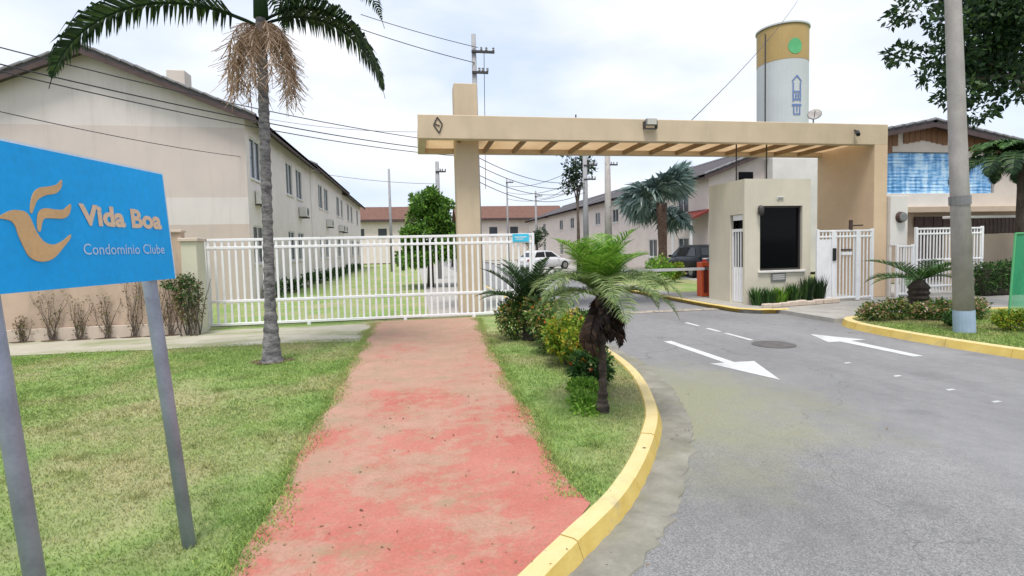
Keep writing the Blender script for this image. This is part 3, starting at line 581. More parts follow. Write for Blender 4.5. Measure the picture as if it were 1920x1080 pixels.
MB().bbox(12.02, 12.10, 13.06, 13.14, 2.0, 2.28, .01).build('upright', 'brown', e); MB().tube([(12.06, 13.1, 2.12), (12.45, 13.1, 2.13)], .02, 6).build('arm', 'brown', e)
# wall with round lamp and the railings to its right
e = thing('white_wall', (14.16, 13.7, 0), 'white wall panel carrying the round brown lamp', 'wall')
MB().bbox(13.87, 14.47, 13.6, 13.8, 1.52, 3.0, .01).build('panel', 'white_wall', e); MB().bbox(13.87, 13.95, 13.62, 13.78, 0, 1.52, .006).build('leg', 'white_wall', e); MB().bbox(14.4, 14.47, 13.62, 13.78, 0, 1.52, .006).build('leg', 'white_wall', e)
e = thing('round_lamp', (14.2, 13.5, 2.36), 'dark brown round lamp on the white wall panel', 'lamp')
MB().tube([(14.2, 13.48, 2.36), (14.2, 13.60, 2.36)], [.14, .17], 20).build('bowl', 'brown', e); MB().tube([(14.2, 13.465, 2.36), (14.2, 13.48, 2.36)], [.09, .14], 20).build('face', 'grey_metal', e)
F1 = thing('low_railing', (14.1, 13.4, 0), 'short low white railing under the round lamp', 'railing'); rail_fence(F1, 13.9, 14.45, 13.4, .05, 1.52, 6, (.1, 1.5))
F2 = thing('tall_railing', (15.7, 13.4, 0), 'tall white railing behind the cycad and concrete pole', 'railing'); rail_fence(F2, 14.55, 16.9, 13.4, .1, 2.02, 21, (.3, 1.08, 1.85, 2.0))

# ================================================================== HOUSES
def window(root, axis, k, u0, u1, z0, z1, out_, depth=.1, mull=True, frame='frame'):
    """frame + pane set inside an opening; out_ = +1/-1 direction of the outside along axis"""
    P_ = (lambda u, q, d: (d, u, q)) if axis == 'x' else (lambda u, q, d: (u, d, q))
    def bx(mb, a, c, e_, g_, d0, d1):
        p, q = P_(a, e_, min(d0, d1)), P_(c, g_, max(d0, d1)); mb.box(min(p[0], q[0]), max(p[0], q[0]), min(p[1], q[1]), max(p[1], q[1]), p[2], q[2])
    fr = MB(); d0, d1 = k - out_ * .03, k - out_ * .07; t_ = .06
    bx(fr, u0, u0 + t_, z0, z1, d0, d1); bx(fr, u1 - t_, u1, z0, z1, d0, d1); bx(fr, u0 + t_, u1 - t_, z0, z0 + t_, d0, d1); bx(fr, u0 + t_, u1 - t_, z1 - t_, z1, d0, d1)
    if mull: bx(fr, (u0 + u1) / 2 - .03, (u0 + u1) / 2 + .03, z0 + t_, z1 - t_, d0, d1)
    o = fr.build('window', frame, root)
    pn = MB(); bx(pn, u0, u1, z0, z1, k - out_ * .08, k - out_ * .10); pn.build('pane', 'glass', o)
    s_ = MB(); bx(s_, u0 - .06, u1 + .06, z0 - .07, z0 - .004, k - out_ * .02, k + out_ * .07); s_.build('sill', 'sill', o)
def gable_roof(root, x0, x1, y0, y1, ze, zr, over=.5, oy=.45, th=.12, m='roof_edge', cap='roof_cap', verge=True, soffit='soffit', xr=None):
    xr = (x0 + x1) / 2 if xr is None else xr; sl_ = (zr - ze) / (x1 - xr)
    for sgn in (-1, 1):
        xe = (x1 if sgn > 0 else x0) + sgn * over; zz = zr - sl_ * abs(xe - xr)
        MB().prism([(xe, zz), (xr, zr), (xr, zr + th), (xe, zz + th)], 'y', y0 - oy, y1 + oy).build('roof_slope', m, root)
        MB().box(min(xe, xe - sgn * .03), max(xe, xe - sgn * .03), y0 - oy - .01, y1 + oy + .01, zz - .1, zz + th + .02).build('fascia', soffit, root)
        MB().prism([(xe, zz - .16), (xr, zr - .16), (xr, zr - .004), (xe, zz - .004)], 'y', y0 - oy - .02, y0 - oy + .02).build('verge_shade_strip', soffit, root)  # dark strip added below the verge, stands in for eave shadow and soffit
        if verge:
            n = int(math.hypot(xe - xr, zz - zr) / .42); o = MB().bbox(-.215, .215, -.09, .09, -.03, .05, .015).build('verge_tile', cap); me = o.data; bpy.data.objects.remove(o); rl = wloc(root)
            for i in range(n):
                f_ = (i + .5) / n; inst('verge_tile', me, root, (xr + (xe - xr) * f_ - rl.x, y0 - oy + .04 - rl.y, zr + (zz - zr) * f_ + th + .03 - rl.z), (0, math.atan(sl_) * sgn + .05 * sgn, random.gauss(0, .01)), (1, 1, random.uniform(.9, 1.1)))
    MB().tube([(xr, y0 - oy, zr + th), (xr, y1 + oy, zr + th)], .11, 8).build('ridge', cap, root)
def house(name, label, x0, x1, y0, y1, ze, zr, side, holes, gm, fm, group, **rk):
    """side=+1: street facade is x1, -1: facade is x0. holes: (y0,y1,z0,z1)"""
    root = thing(name, ((x0 + x1) / 2, (y0 + y1) / 2, 0), label, 'house', group); xr = (x0 + x1) / 2
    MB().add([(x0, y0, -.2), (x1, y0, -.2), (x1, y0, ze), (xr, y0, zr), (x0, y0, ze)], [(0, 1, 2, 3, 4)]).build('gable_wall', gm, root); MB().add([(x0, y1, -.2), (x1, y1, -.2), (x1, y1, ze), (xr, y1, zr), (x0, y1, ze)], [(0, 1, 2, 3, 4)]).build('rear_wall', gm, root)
    k = x1 if side > 0 else x0; mb = MB(); wall_grid(mb, 'x', k, -side * .12, y0, y1, -.2, ze, holes); mb.build('facade', fm, root)
    kb = x0 if side > 0 else x1; MB().add([(kb, y0, 0), (kb, y1, 0), (kb, y1, ze), (kb, y0, ze)], [(0, 1, 2, 3)]).build('back_wall', fm, root)
    for h in holes: window(root, 'x', k, *h, side)
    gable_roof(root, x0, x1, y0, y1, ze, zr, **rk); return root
def wins(ys, zs): return [(a, c, e_, g_) for a, c in ys for e_, g_ in zs]
UP, LO = (4.45, 5.95), (1.35, 2.75)
XL = -5.75
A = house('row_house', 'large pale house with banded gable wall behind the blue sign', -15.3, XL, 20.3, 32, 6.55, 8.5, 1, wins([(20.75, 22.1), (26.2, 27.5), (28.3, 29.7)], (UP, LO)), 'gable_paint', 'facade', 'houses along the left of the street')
Bh = house('row_house', 'second pale house of the left row, roof stepped slightly up', -15.3, XL + .02, 32.02, 46, 6.7, 8.65, 1, wins([(34.4, 35.9), (36.5, 38.1), (42, 43.6), (44.4, 45.6)], (UP, LO)), 'facade', 'facade', 'houses along the left of the street')
Ch = house('row_house', 'farthest pale house of the left row', -15.3, XL + .01, 46.02, 60, 6.55, 8.5, 1, wins([(48.5, 50), (51, 52.5), (56, 57.5)], (UP, LO)), 'facade', 'facade', 'houses along the left of the street')
MB().bbox(-9.9, -9.2, 24.6, 25.3, 8.0, 9.4, .02).build('chimney', 'cream', A)
# air conditioners and dark boxes on the left facade
for (y, zz, lb) in ((21.5, 3.55, 'air conditioner near the front corner of the banded house'), (29.0, 3.55, 'air conditioner on the banded house facade, farther back'), (37.4, 3.4, 'air conditioner on the second left house'), (43.2, 3.3, 'air conditioner on the second left house, far end'), (45.1, 3.3, 'last air conditioner of the second left house')):
    e = thing('air_conditioner', (XL + .2, y, zz), lb, 'air conditioner', 'air conditioners on the left facade')
    MB().bbox(XL + .03, XL + .38, y - .4, y + .4, zz, zz + .5, .02).build('casing', 'sill', e); MB().tube([(XL + .385, y, zz + .25), (XL + .40, y, zz + .25)], .2, 14).build('fan_grille', 'dark_frame', e)
    MB().box(XL, XL + .4, y - .36, y - .32, zz - .06, zz).box(XL, XL + .4, y + .32, y + .36, zz - .06, zz).build('bracket', 'dark_frame', e)
# right-hand row
XR = 15.9
rh = []
for i, (ya, yb, lb) in enumerate(((27, 38, 'nearest house of the right row, behind the guard booth'), (38.02, 50, 'second house of the right row behind the parked cars'), (50.02, 62, 'third house of the right row far down the street'), (62.02, 74, 'last house of the right row at the street end'))):
    ys = [(ya + 2.2 + j * 4.2, ya + 3.5 + j * 4.2) for j in range(2)]
    rh.append(house('row_house', lb, XR, 26.2, ya, yb, 5.5, 7.4, -1, wins([(a, c) for a, c in ys], ((3.6, 4.7), (.9, 2.1))), 'right_facade', 'right_facade', 'houses along the right of the street', m='roof_edge'))
e = rh[0]
MB().box(17.7, 18.55, 26.93, 26.99, 5.0, 5.62).build('gable_window', 'black_glass', e)
MB().bbox(19.3, 23.2, 26.3, 26.98, 0, 6.3, .02).build('stair_block', 'white_wall', e)
MB().prism([(14.7, 2.95), (15.9, 3.5), (15.9, 3.62), (14.7, 3.07)], 'y', 26.8, 29.2).build('porch_roof', 'awning', e)
MB().box(14.75, 14.87, 26.9, 27.02, 0, 2.98).box(14.75, 14.87, 28.95, 29.07, 0, 2.98).build('porch_post', 'white_paint', e)
e = thing('satellite_dish', (22.6, 27.3, 7.0), 'small grey satellite dish on the roof right of the water tower', 'satellite dish')
MB().tube([(22.6, 27.3, 6.4), (22.6, 27.3, 8.75)], .04, 6).build('mast', 'grey_metal', e)
dsh = MB(); dsh.lathe((0, 0, 0), [(.01, 0), (.2, .03), (.36, .1), (.375, .11), (.2, .045), (.01, .015)], 18); q_ = Vector((-.55, -.6, .45)).to_track_quat('Z', 'Y')
dsh.v = [tuple(q_ @ Vector(p) + Vector((22.6, 27.2, 8.85))) for p in dsh.v]; dsh.build('dish', 'pole_concrete', e, True)
MB().tube([(22.5, 27.1, 8.75), (22.38, 26.9, 9.05)], .02, 5).build('feed_arm', 'dark_frame', e)
# far cross houses
for x0, x1, lb in ((-12.5, .2, 'distant house with brown tiled roof beyond the left row'), (6.5, 22, 'distant house with brown tiled roof at the street end')):
    e = thing('far_house', ((x0 + x1) / 2, 82, 0), lb, 'house', 'houses closing the street')
    mb = MB(); hs = [(x, x + 1.2, 3.6, 4.9) for x in np.arange(x0 + 1.2, x1 - 1.5, 3.1)]; wall_grid(mb, 'y', 78, .12, x0, x1, 0, 6.1, hs); mb.build('wall', 'right_facade', e)
    for h in hs: window(e, 'y', 78, *h, -1, frame='dark_frame')
    MB().prism([(77.3, 6.0), (82, 8.1), (86.6, 6.0), (86.6, 6.15), (82, 8.28), (77.3, 6.15)], 'x', x0 - .6, x1 + .6).build('roof', 'roof_red', e)
    MB().box(x0 - .1, x1 + .1, 77.25, 77.31, 5.8, 6.17).build('fascia', 'soffit', e); MB().add([(x0, 78, 0), (x0, 86, 0), (x0, 86, 6), (x0, 78, 6)], [(0, 1, 2, 3)]).build('side_wall', 'right_facade', e); MB().add([(x1, 78, 0), (x1, 86, 0), (x1, 86, 6), (x1, 78, 6)], [(0, 1, 2, 3)]).build('side_wall', 'right_facade', e)
# blue-glazed house on the right
H = thing('glazed_house', (20, 22, 0), 'house with brown gable and big blue glazing behind the right railings', 'house')
x0, x1, ze, zr = 17.55, 25.4, 5.15, 6.15; xr = 19.8
MB().add([(x0, 18, 0), (x1, 18, 0), (x1, 18, 2.95), (x0, 18, 2.95)], [(0, 1, 2, 3)]).build('lower_wall', 'tan', H)
mb = MB(); wall_grid(mb, 'y', 18.0, .2, x0, x1, 2.96, ze, [(17.6, 21.45, 3.5, 5.12), (21.95, 23.25, 3.5, 4.9)]); mb.build('upper_wall', 'cream', H)
MB().add([(x0, 18, ze), (x1, 18, ze), (xr, 18, zr), (x0, 18, zr - (xr - x0) * (zr - ze) / (x1 - xr))], [(0, 1, 2, 3)]).build('gable', 'cream', H)
sl_ = (zr - ze) / (x1 - xr)
for i in range(30):                                       # brown boards of the gable
    xa = x0 + .05 + i * .255; xm = xa + .12; zt = zr - abs(xm - xr) * sl_ - .02
    if 18.55 < xm < 18.85 or 20.9 < xm < 21.1: continue
    zb = max(ze - .02 + .02 * math.sin(i * 3.1), zt - .55) - (.25 if xm < 18.4 else 0)
    if zt - zb > .05: MB().box(xa, xa + .24, 17.955 + random.uniform(-.006, .006), 17.985, zb, zt).build('gable_board', 'wood', H)
o = MB().prism([(-.075, -.02), (.075, .0), (.075, .012), (-.075, -.008)], 'x', -.274, .274).build('glass_louvre', 'blue_glass'); lv = o.data; bpy.data.objects.remove(o); rl = wloc(H)
for (xa, nx, nz) in ((17.6, 7, 12), (21.95, 2, 10)):
    for i in range(nx):
        xc = xa + .275 + i * (.55 if nx == 7 else .66)
        for j in range(nz): inst('glass_louvre', lv, H, (xc - rl.x, 18.1 - rl.y, 3.57 + j * .132), (R(74 + random.uniform(-9, 9)), 0, 0), (1 if nx == 7 else 1.2, 1, 1))
MB().box(17.6, 21.45, 18.19, 18.2, 3.5, 5.12).build('dark_room', 'tank_mark', H); MB().box(21.95, 23.25, 18.19, 18.2, 3.5, 4.9).build('dark_room', 'tank_mark', H)
for xa, xb in ((19.5, 21.3), (21.6, 23.4)): MB().box(xa, xb, 17.95, 17.985, .05, 2.05).build('garage_door', 'brown', H)
MB().bbox(x0 - .1, x1 + .1, 17.55, 18.0, 2.72, 2.96, .02).build('ledge', 'tan', H); MB().bbox(17.5, 21.5, 17.9, 17.995, 2.965, 3.5, .01).build('parapet', 'white_wall', H)
for i in range(12): MB().box(19.4 + i * .44, 19.8 + i * .44, 17.92, 17.97, 2.16 + .02 * (i % 2), 2.58).build('shutter', 'brown', H)
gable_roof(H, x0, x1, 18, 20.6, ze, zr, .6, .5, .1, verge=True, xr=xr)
MB().add([(x0, 18, 0), (x0, 20.6, 0), (x0, 20.6, ze), (x0, 18, ze)], [(0, 1, 2, 3)]).build('side_wall', 'tan', H); MB().add([(x1, 18, 0), (x1, 20.6, 0), (x1, 20.6, ze), (x1, 18, ze)], [(0, 1, 2, 3)]).build('side_wall', 'tan', H)
# water tower
W = thing('water_tower', (30.5, 40.4, 0), 'tall pale cylindrical water tower with ochre top behind the beam', 'water tower')
MB().lathe((30.5, 40.4, 0), [(1.95, 0), (1.95, 16.3)], 40).build('shaft', 'tank', W, False)
MB().lathe((30.5, 40.4, 16.31), [(1.962, 0), (1.962, 2.6), (1.9, 2.75)], 40).build('top_band', 'tank_ochre', W)
MB().lathe((30.5, 40.4, 19.08), [(2.05, 0), (2.05, .12), (.3, .5), (.02, .52)], 40).build('roof', 'tank', W)
MB().tube([(28.35, 39.6, 0), (28.35, 39.6, 18.5)], .06, 6).build('ladder_rail', 'dark_frame', W)
dw = Vector((30.5, 40.4, 0)); ca = math.atan2(-40.4, -30.5)
def on_tank(u, z_, r_=1.99): a = ca + u / 1.96; return (dw.x + r_ * math.cos(a), dw.y + r_ * math.sin(a), z_)
mk = MB()
for (u0, u1, za, zb) in ((.75, .85, 12.9, 14.4), (1.35, 1.45, 12.9, 14.4), (.85, 1.35, 13.0, 13.12), (.85, 1.35, 13.6, 13.72), (.95, 1.08, 13.2, 13.5), (1.15, 1.28, 13.2, 13.5), (.7, 1.5, 12.55, 12.7), (.8, .9, 11.9, 12.5), (1.3, 1.4, 11.9, 12.5), (1.05, 1.15, 12.1, 12.5), (.85, 1.4, 11.85, 11.95)):
    q = [on_tank(u0 + (u1 - u0) * j / 4, za) for j in range(5)] + [on_tank(u0 + (u1 - u0) * j / 4, zb) for j in range(5)]; mk.add(q, [(j, j + 1, j + 6, j + 5) for j in range(4)])
for ua, ub in ((.7, 1.1), (1.1, 1.5)):
    q = [on_tank(ua, 14.4 if ua < 1 else 14.85), on_tank(ub, 14.85 if ua < 1 else 14.4), on_tank(ub, 15.0 if ua < 1 else 14.55), on_tank(ua, 14.55 if ua < 1 else 15.0)]; mk.add(q, [(0, 1, 2, 3)])
mk.build('blue_emblem', 'tank_mark', W)
gm_ = MB(); gm_.add([on_tank(.95, 17.25, 1.985)] + [on_tank(.95 + .55 * math.cos(a), 17.25 + .62 * math.sin(a), 1.985) for a in np.linspace(0, 6.283, 25)[:-1]], [(0, 1 + i, 1 + (i + 1) % 24) for i in range(24)]); gm_.build('green_disc', 'tank_green', W)
# left boundary wall
Lw = thing('boundary_wall', (-9, 12.65, 0), 'pinkish boundary wall with pale plinth behind the blue sign', 'wall')
MB().bbox(-40, -4.95, 12.6, 12.78, .26, 2.2, .01).build('panel', 'wall_pink', Lw); MB().bbox(-40, -4.95, 12.55, 12.8, -.05, .26, .01).build('plinth', 'plinth', Lw)
MB().bbox(-40, -4.93, 12.56, 12.82, 2.2, 2.26, .01).build('coping', 'plinth', Lw)
e = thing('gate_pillar', (-4.78, 12.8, 0), 'greenish cream pillar at the left end of the white gate', 'pillar')
MB().bbox(-4.94, -4.62, 12.5, 12.95, -.02, 2.0, .012).build('shaft', 'pillar', e); MB().bbox(-4.98, -4.58, 12.46, 12.99, 2.0, 2.08, .012).build('cap', 'plinth', e)
# right side wall, lattice, hedge
e = thing('tan_wall', (19, 14.6, 0), 'tan wall topped by brown lattice right of the concrete pole', 'wall')
MB().bbox(17.05, 30, 14.5, 14.7, 0, 1.82, .01).build('panel', 'tan', e); MB().bbox(17.0, 30, 14.46, 14.74, 2.34, 2.42, .01).build('top_rail', 'white_wall', e)
for i in range(40): MB().box(17.06 + i * .16, 17.06 + i * .16 + .13, 14.56, 14.6, 1.83, 2.335).build('slat', 'brown', e)

# ================================================================== VEHICLES
def car(name, label, paint, x, y, h, Lc, hw, rz, suv):
    root = thing(name, (0, 0, 0), label, 'car', 'cars parked in front of the right row'); s = h / 1.62
    st = [(0, .60, .62, .55), (.12, .80, .80, .42), (.9, .92, .93, .32), (1.45, .97, 1.0, .30), (2.3, .98, 1.02, .30), (3.4, .98, 1.03, .30), (4.2, .95, 1.04, .34), (4.42, .86, .95, .5)]
    mb = MB(); vs = []; n = 8
    for q, wf, zb, z0 in st:
        xx = q / 4.42 * Lc; w_ = hw * wf; zb *= s; z0 *= s
        vs += [(xx, -w_ * .88, z0 * .75), (xx, -w_, z0 + .12), (xx, -w_, zb * .8), (xx, -w_ * .93, zb), (xx, w_ * .93, zb), (xx, w_, zb * .8), (xx, w_, z0 + .12), (xx, w_ * .88, z0 * .75)]
    mb.add(vs, [(i * n + k, i * n + (k + 1) % n, (i + 1) * n + (k + 1) % n, (i + 1) * n + k) for i in range(len(st) - 1) for k in range(n)] + [tuple(range(n))[::-1], tuple(range((len(st) - 1) * n, len(st) * n))])
    body = mb.build('body', paint, root, True)
    rf = [(1.25, 1.0), (2.0, 1.55), (2.5, 1.62), (3.5 if not suv else 3.9, 1.58), (4.25, 1.04)]
    cb = MB(); vs = []
    for q, zz in rf:
        xx = q / 4.42 * Lc; wt = hw * (.90 if zz < 1.2 else .74); vs += [(xx, -hw * .91, 1.0 * s), (xx, -wt, zz * s), (xx, wt, zz * s), (xx, hw * .91, 1.0 * s)]
    cb.add(vs, [(i * 4 + k, i * 4 + k + 1, (i + 1) * 4 + k + 1, (i + 1) * 4 + k) for i in range(4) for k in range(3)]); cb.build('cabin', paint, root)
    def quad(a, b_, c, d, nm): MB().add([a, b_, c, d], [(0, 1, 2, 3)]).build(nm, 'car_glass', root)
    X = lambda q: q / 4.42 * Lc
    for sg in (-1, 1):
        f1 = lambda q, zz: (X(q), sg * (hw * (.91 - .17 * (zz - 1.0) / .6) + .012), zz * s)
        quad(f1(1.55, 1.07), f1(2.75, 1.07), f1(2.75, 1.50), f1(2.1, 1.47), 'side_window'); quad(f1(2.85, 1.07), f1(3.85, 1.07), f1(3.6, 1.47), f1(2.85, 1.50), 'side_window')
        MB().bbox(X(1.5), X(1.62), min(sg * hw, sg * (hw + .16)), max(sg * hw, sg * (hw + .16)), 1.0 * s, 1.12 * s, .02).build('mirror', paint, root)
    quad((X(1.32) - .012, -hw * .8, 1.08 * s), (X(1.32) - .012, hw * .8, 1.08 * s), (X(1.97) - .02, hw * .68, 1.52 * s + .01), (X(1.97) - .02, -hw * .68, 1.52 * s + .01), 'windscreen')
    qa, za = rf[3]; k0, k1 = .25, .9; rp = lambda k: (X(qa + (4.25 - qa) * k) + .015, (za + (1.04 - za) * k) * s + .012)
    a0, a1 = rp(k0), rp(k1); quad((a0[0], -hw * .68, a0[1]), (a0[0], hw * .68, a0[1]), (a1[0], hw * .78, a1[1]), (a1[0], -hw * .78, a1[1]), 'rear_window')
    for sg in (-1, 1):
        for q in (.86, 3.55):
            yy = sg * (hw - .1); w_ = MB().tube([(X(q), yy - .1, .33), (X(q), yy + .1, .33)], .33, 20).build('wheel', 'tyre', root); MB().tube([(X(q), yy + sg * .098, .33), (X(q), yy + sg * .112, .33)], .21, 14).build('rim', 'rim', w_)
        MB().bbox(.02, .16, sg * hw * .62 - .13, sg * hw * .62 + .13, .62 * s, .74 * s, .02).build('headlight', 'lamp_glass', root)
        MB().bbox(Lc - .09, Lc + .012, sg * hw * .74 - .1, sg * hw * .74 + .1, .72 * s, .92 * s, .02).build('tail_light', 'tail', root)
    MB().bbox(Lc - .02, Lc + .05, -hw * .8, hw * .8, .42 * s, .58 * s, .02).build('bumper', paint, root); MB().bbox(Lc + .0, Lc + .035, -.24, .24, .66 * s, .78 * s, .005).build('number_plate', 'sill', root)
    root.location = (x, y, -.008); root.rotation_euler = (0, 0, rz); return root
car('parked_car', 'black sport utility car parked left of the guard booth', 'car_black', 14.65, 28.7, 1.68, 4.6, .93, R(-90), True)
car('parked_car', 'white car parked far down the street behind the young palm', 'car_white', 11.9, 41.5, 1.5, 4.3, .88, R(-155), False)

# ================================================================== POLES AND CABLES
Pc = thing('concrete_pole', (9.61, 7.88, 0), 'thick concrete pole with pale blue base in the right bed', 'pole')
def lean(z_): return (9.61 - .067 * z_, 7.88, z_)
MB().tube([lean(-.05), lean(.42)], [.163, .160], 20).build('painted_base', 'pole_paint', Pc, False); MB().tube([lean(.42), lean(3), lean(6), lean(9.2)], [.155, .135, .115, .10], 20).build('shaft', 'pole_concrete', Pc, True)
MB().tube([lean(2.28), lean(2.44)], .16, 16).build('steel_band', 'grey_metal', Pc)
def upole(x, y, h, r_, label, arms=(), m='far_pole'):
    e = thing('utility_pole', (x, y, 0), label, 'utility pole', 'utility poles of the street')
    MB().tube([(x, y, -.05), (x, y, h)], [r_ * 1.25, r_ * .8], 12).build('shaft', m, e, True)
    for zz, l in arms:
        a_ = MB().bbox(x - .1, x + l, y - .15, y - .06, zz - .04, zz + .04, .005).build('cross_arm', 'dark_frame', e)
        for k in (.35, .6, .95): MB().lathe((x + l * k, y - .105, zz + .04), [(.02, 0), (.05, .03), (.03, .07), (.05, .1), (.02, .14)], 8).build('insulator', 'grey_metal', a_)
    return e
upole(2.36, 20, 9.6, .105, 'tall utility pole rising behind the portico column', ((8.95, .75), (8.2, .5)))
upole(-1.92, 45, 8.4, .11, 'thin utility pole standing between left row and round tree'); upole(1.42, 32, 6.9, .14, 'short utility pole above the round tree', ((6.3, .5),))
upole(8.7, 50, 8.3, .09, 'far thin utility pole right of the column', ((7.9, .6),)); upole(9.85, 30, 7.6, .15, 'left of the two poles under the beam, by the big palm', ((6.4, .7), (5.6, .6)))
upole(11.6, 31, 7.6, .2, 'thick pole of the two under the beam, nearer the big palm', ((6.6, .6),), 'pole_concrete')
upole(13.3, 58, 8.0, .12, 'distant utility pole before the right row', ((7.4, .7),))
def cable(a, b_, sag, r_, label, group):
    a = Vector(a); b_ = Vector(b_); pts = [a.lerp(b_, i / 20) - Vector((0, 0, sag * 4 * (i / 20) * (1 - i / 20))) for i in range(21)]
    tag(MB().tube(pts, r_, 5).build('overhead_cable', 'cable'), label, 'cable', group)
pl_ = (2.36, 19.9)
cable((-9.6, 9.5, 5.85), (*pl_, 5.55), .35, .012, 'upper black cable running from upper left towards the portico column', 'cables on the left')
cable((-9.6, 9.5, 5.55), (*pl_, 5.25), .36, .014, 'lower cable crossing the banded gable to the column', 'cables on the left')
cable((-9.6, 9.6, 5.47), (*pl_, 5.1), .40, .012, 'lowest cable of the bundle crossing the banded gable', 'cables on the left')
cable((-8.6, 12, 4.75), (-5.72, 21.0, 5.2), .12, .010, 'thin cable running low across the banded gable to its corner', 'cables on the left')
cable((-5.7, 22, 6.9), (*pl_, 6.1), .25, .008, 'faint thin cable above the left cable bundle', 'cables on the left')
cable((-5.75, 33, 6.4), (1.42, 32, 5.6), .15, .012, 'cable from the left row towards the short utility pole', 'cables on the left')
cable((-1.6, 19.5, 9.4), (*pl_, 8.55), .05, .014, 'short cable at top edge meeting the tall utility pole', 'cables at the tall pole'); cable((-1.6, 19.5, 9.9), (2.5, 19.9, 9.1), .05, .012, 'second cable at top edge meeting the tall utility pole', 'cables at the tall pole')
for k, (z0, z1, sg, lb) in enumerate(((5.1, 5.6, .9, 'highest of the cables sagging under the beam right of the column'), (4.8, 5.4, 1.0, 'second of the cables sagging under the beam'), (4.45, 5.2, 1.1, 'third of the cables sagging under the beam'), (4.2, 4.9, 1.2, 'lowest of the cables sagging under the beam'))):
    cable((2.45, 20, z0), (9.85, 30, z1), sg * .55, .014, lb, 'cables under the beam')
for k, (z0, z1, lb) in enumerate(((6.5, 7.6, 'upper cable from the two poles to the far pole'), (5.7, 7.0, 'middle cable from the two poles to the far pole'), (5.2, 6.4, 'lower cable from the two poles to the far pole'))):
    cable((9.85, 30, z0), (8.7, 50, z1), .5, .018, lb, 'cables under the beam')
cable((9.9, 30, 6.2), (13.3, 58, 7.3), .7, .018, 'cable from the two poles along the right row', 'cables under the beam')
cable((7.9, 15.0, 5.08), (30, 38, 20.5), .35, .014, 'single cable slanting up from the beam across the water tower', 'cable on the right')
cable((2.75, 20.1, 9.0), (3.2, 24, 4.4), .15, .012, 'cable hanging down beside the tall utility pole', 'cables at the tall pole')

# ================================================================== BLUE SIGN
S_e = Vector((.178, .984, 0)).normalized(); S_u = Vector((-.069, .0125, .9975)); S_u = (S_u - S_e * S_u.dot(S_e)).normalized(); S_n = S_e.cross(S_u); S_o = Vector((-1.42, 3.50, 1.565))
def SP(u, v, d=0): return S_o + S_e * u + S_u * v + S_n * d
S = thing('entrance_sign', (-1.5, 3.0, 0), 'leaning blue estate sign with tan bird emblem on two grey posts', 'sign')
def sbox(mb, u0, u1, v0, v1, d0, d1):
    q = [SP(u, v, d) for d in (d0, d1) for u, v in ((u0, v0), (u1, v0), (u1, v1), (u0, v1))]; mb.add(q, [(0, 3, 2, 1), (4, 5, 6, 7), (0, 1, 5, 4), (1, 2, 6, 5), (2, 3, 7, 6), (3, 0, 4, 7)]); return mb
sbox(MB(), -1.262, .012, 0.0, .632, -.035, -.002).build('backing_box', 'sign_edge', S)
sbox(MB(), -1.25, 0, .0, .62, -.002, .0).build('face', 'sign_blue', S)
for u in (-1.09, -.15):
    b_ = SP(u, -.02, -.02); tp = SP(u, .5, -.055); dz = S_u / S_u.z; ft = b_ - dz * (b_.z + .05)
    MB().tube([ft, SP(u, .05, -.055) - S_n * .0, tp], .036, 14).build('post', 'metal_post', S, True)
def spline(pts, closed=True, n=5):
    r_ = []; m_ = len(pts)
    for i in range(m_):
        p0, p1, p2, p3 = (Vector(pts[(i + k) % m_]) for k in (-1, 0, 1, 2))
        for j in range(n):
            t_ = j / n; r_.append(.5 * ((2 * p1) + (p2 - p0) * t_ + (2 * p0 - 5 * p1 + 4 * p2 - p3) * t_ * t_ + (3 * p1 - p0 - 3 * p2 + p3) * t_ ** 3))
    return r_
def emblem(name, pts, m, d=.004):
    q = spline(pts); n = len(q); mb = MB(); mb.add([SP(p[0], p[1], .0005) for p in q] + [SP(p[0], p[1], d) for p in q], [tuple(range(n, 2 * n))] + [(i, (i + 1) % n, n + (i + 1) % n, n + i) for i in range(n)]); return mb.build(name, m, S)
emblem('bird_body', [(-1.06, .303), (-1.026, .326), (-.991, .339), (-.956, .339), (-.934, .332), (-.919, .311), (-.898, .252), (-.872, .214), (-.842, .2), (-.809, .2), (-.766, .218), (-.723, .245), (-.732, .222), (-.771, .186), (-.826, .14), (-.874, .124), (-.917, .128), (-.95, .148), (-.968, .186), (-.984, .233), (-.994, .275), (-1.014, .295)], 'sign_tan')
emblem('bird_wing', [(-.914, .335), (-.906, .378), (-.883, .424), (-.848, .447), (-.801, .458), (-.759, .472), (-.731, .495), (-.74, .459), (-.773, .43), (-.828, .415), (-.87, .392), (-.89, .363), (-.905, .335)], 'sign_tan')
emblem('bird_wing', [(-.889, .258), (-.887, .302), (-.871, .342), (-.837, .358), (-.791, .356), (-.743, .36), (-.699, .387), (-.714, .341), (-.749, .318), (-.798, .315), (-.844, .313), (-.862, .298), (-.878, .258)], 'sign_tan')
def lettering(name, txt, u0, u1, v0, vh, bold, m):
    cu = bpy.data.curves.new(name, 'FONT'); cu.body = txt; cu.size = 1; cu.offset = bold; cu.extrude = .0; cu.resolution_u = 3
    tmp = bpy.data.objects.new('tmp', cu); col.objects.link(tmp); bpy.context.view_layer.update(); me = bpy.data.meshes.new_from_object(tmp.evaluated_get(bpy.context.evaluated_depsgraph_get())); bpy.data.objects.remove(tmp)
    xs = [q.co.x for q in me.vertices]; ys = [q.co.y for q in me.vertices]; x0, x1, y0, y1 = min(xs), max(xs), min(ys), max(ys); off = wloc(S)
    for q in me.vertices: q.co = SP(u0 + (q.co.x - x0) / (x1 - x0) * (u1 - u0), v0 + (q.co.y - y0) / (y1 - y0) * vh, .003) - off
    me.materials.clear(); me.materials.append(M[m]); o = bpy.data.objects.new(name, me); col.objects.link(o); o.parent = S; return o
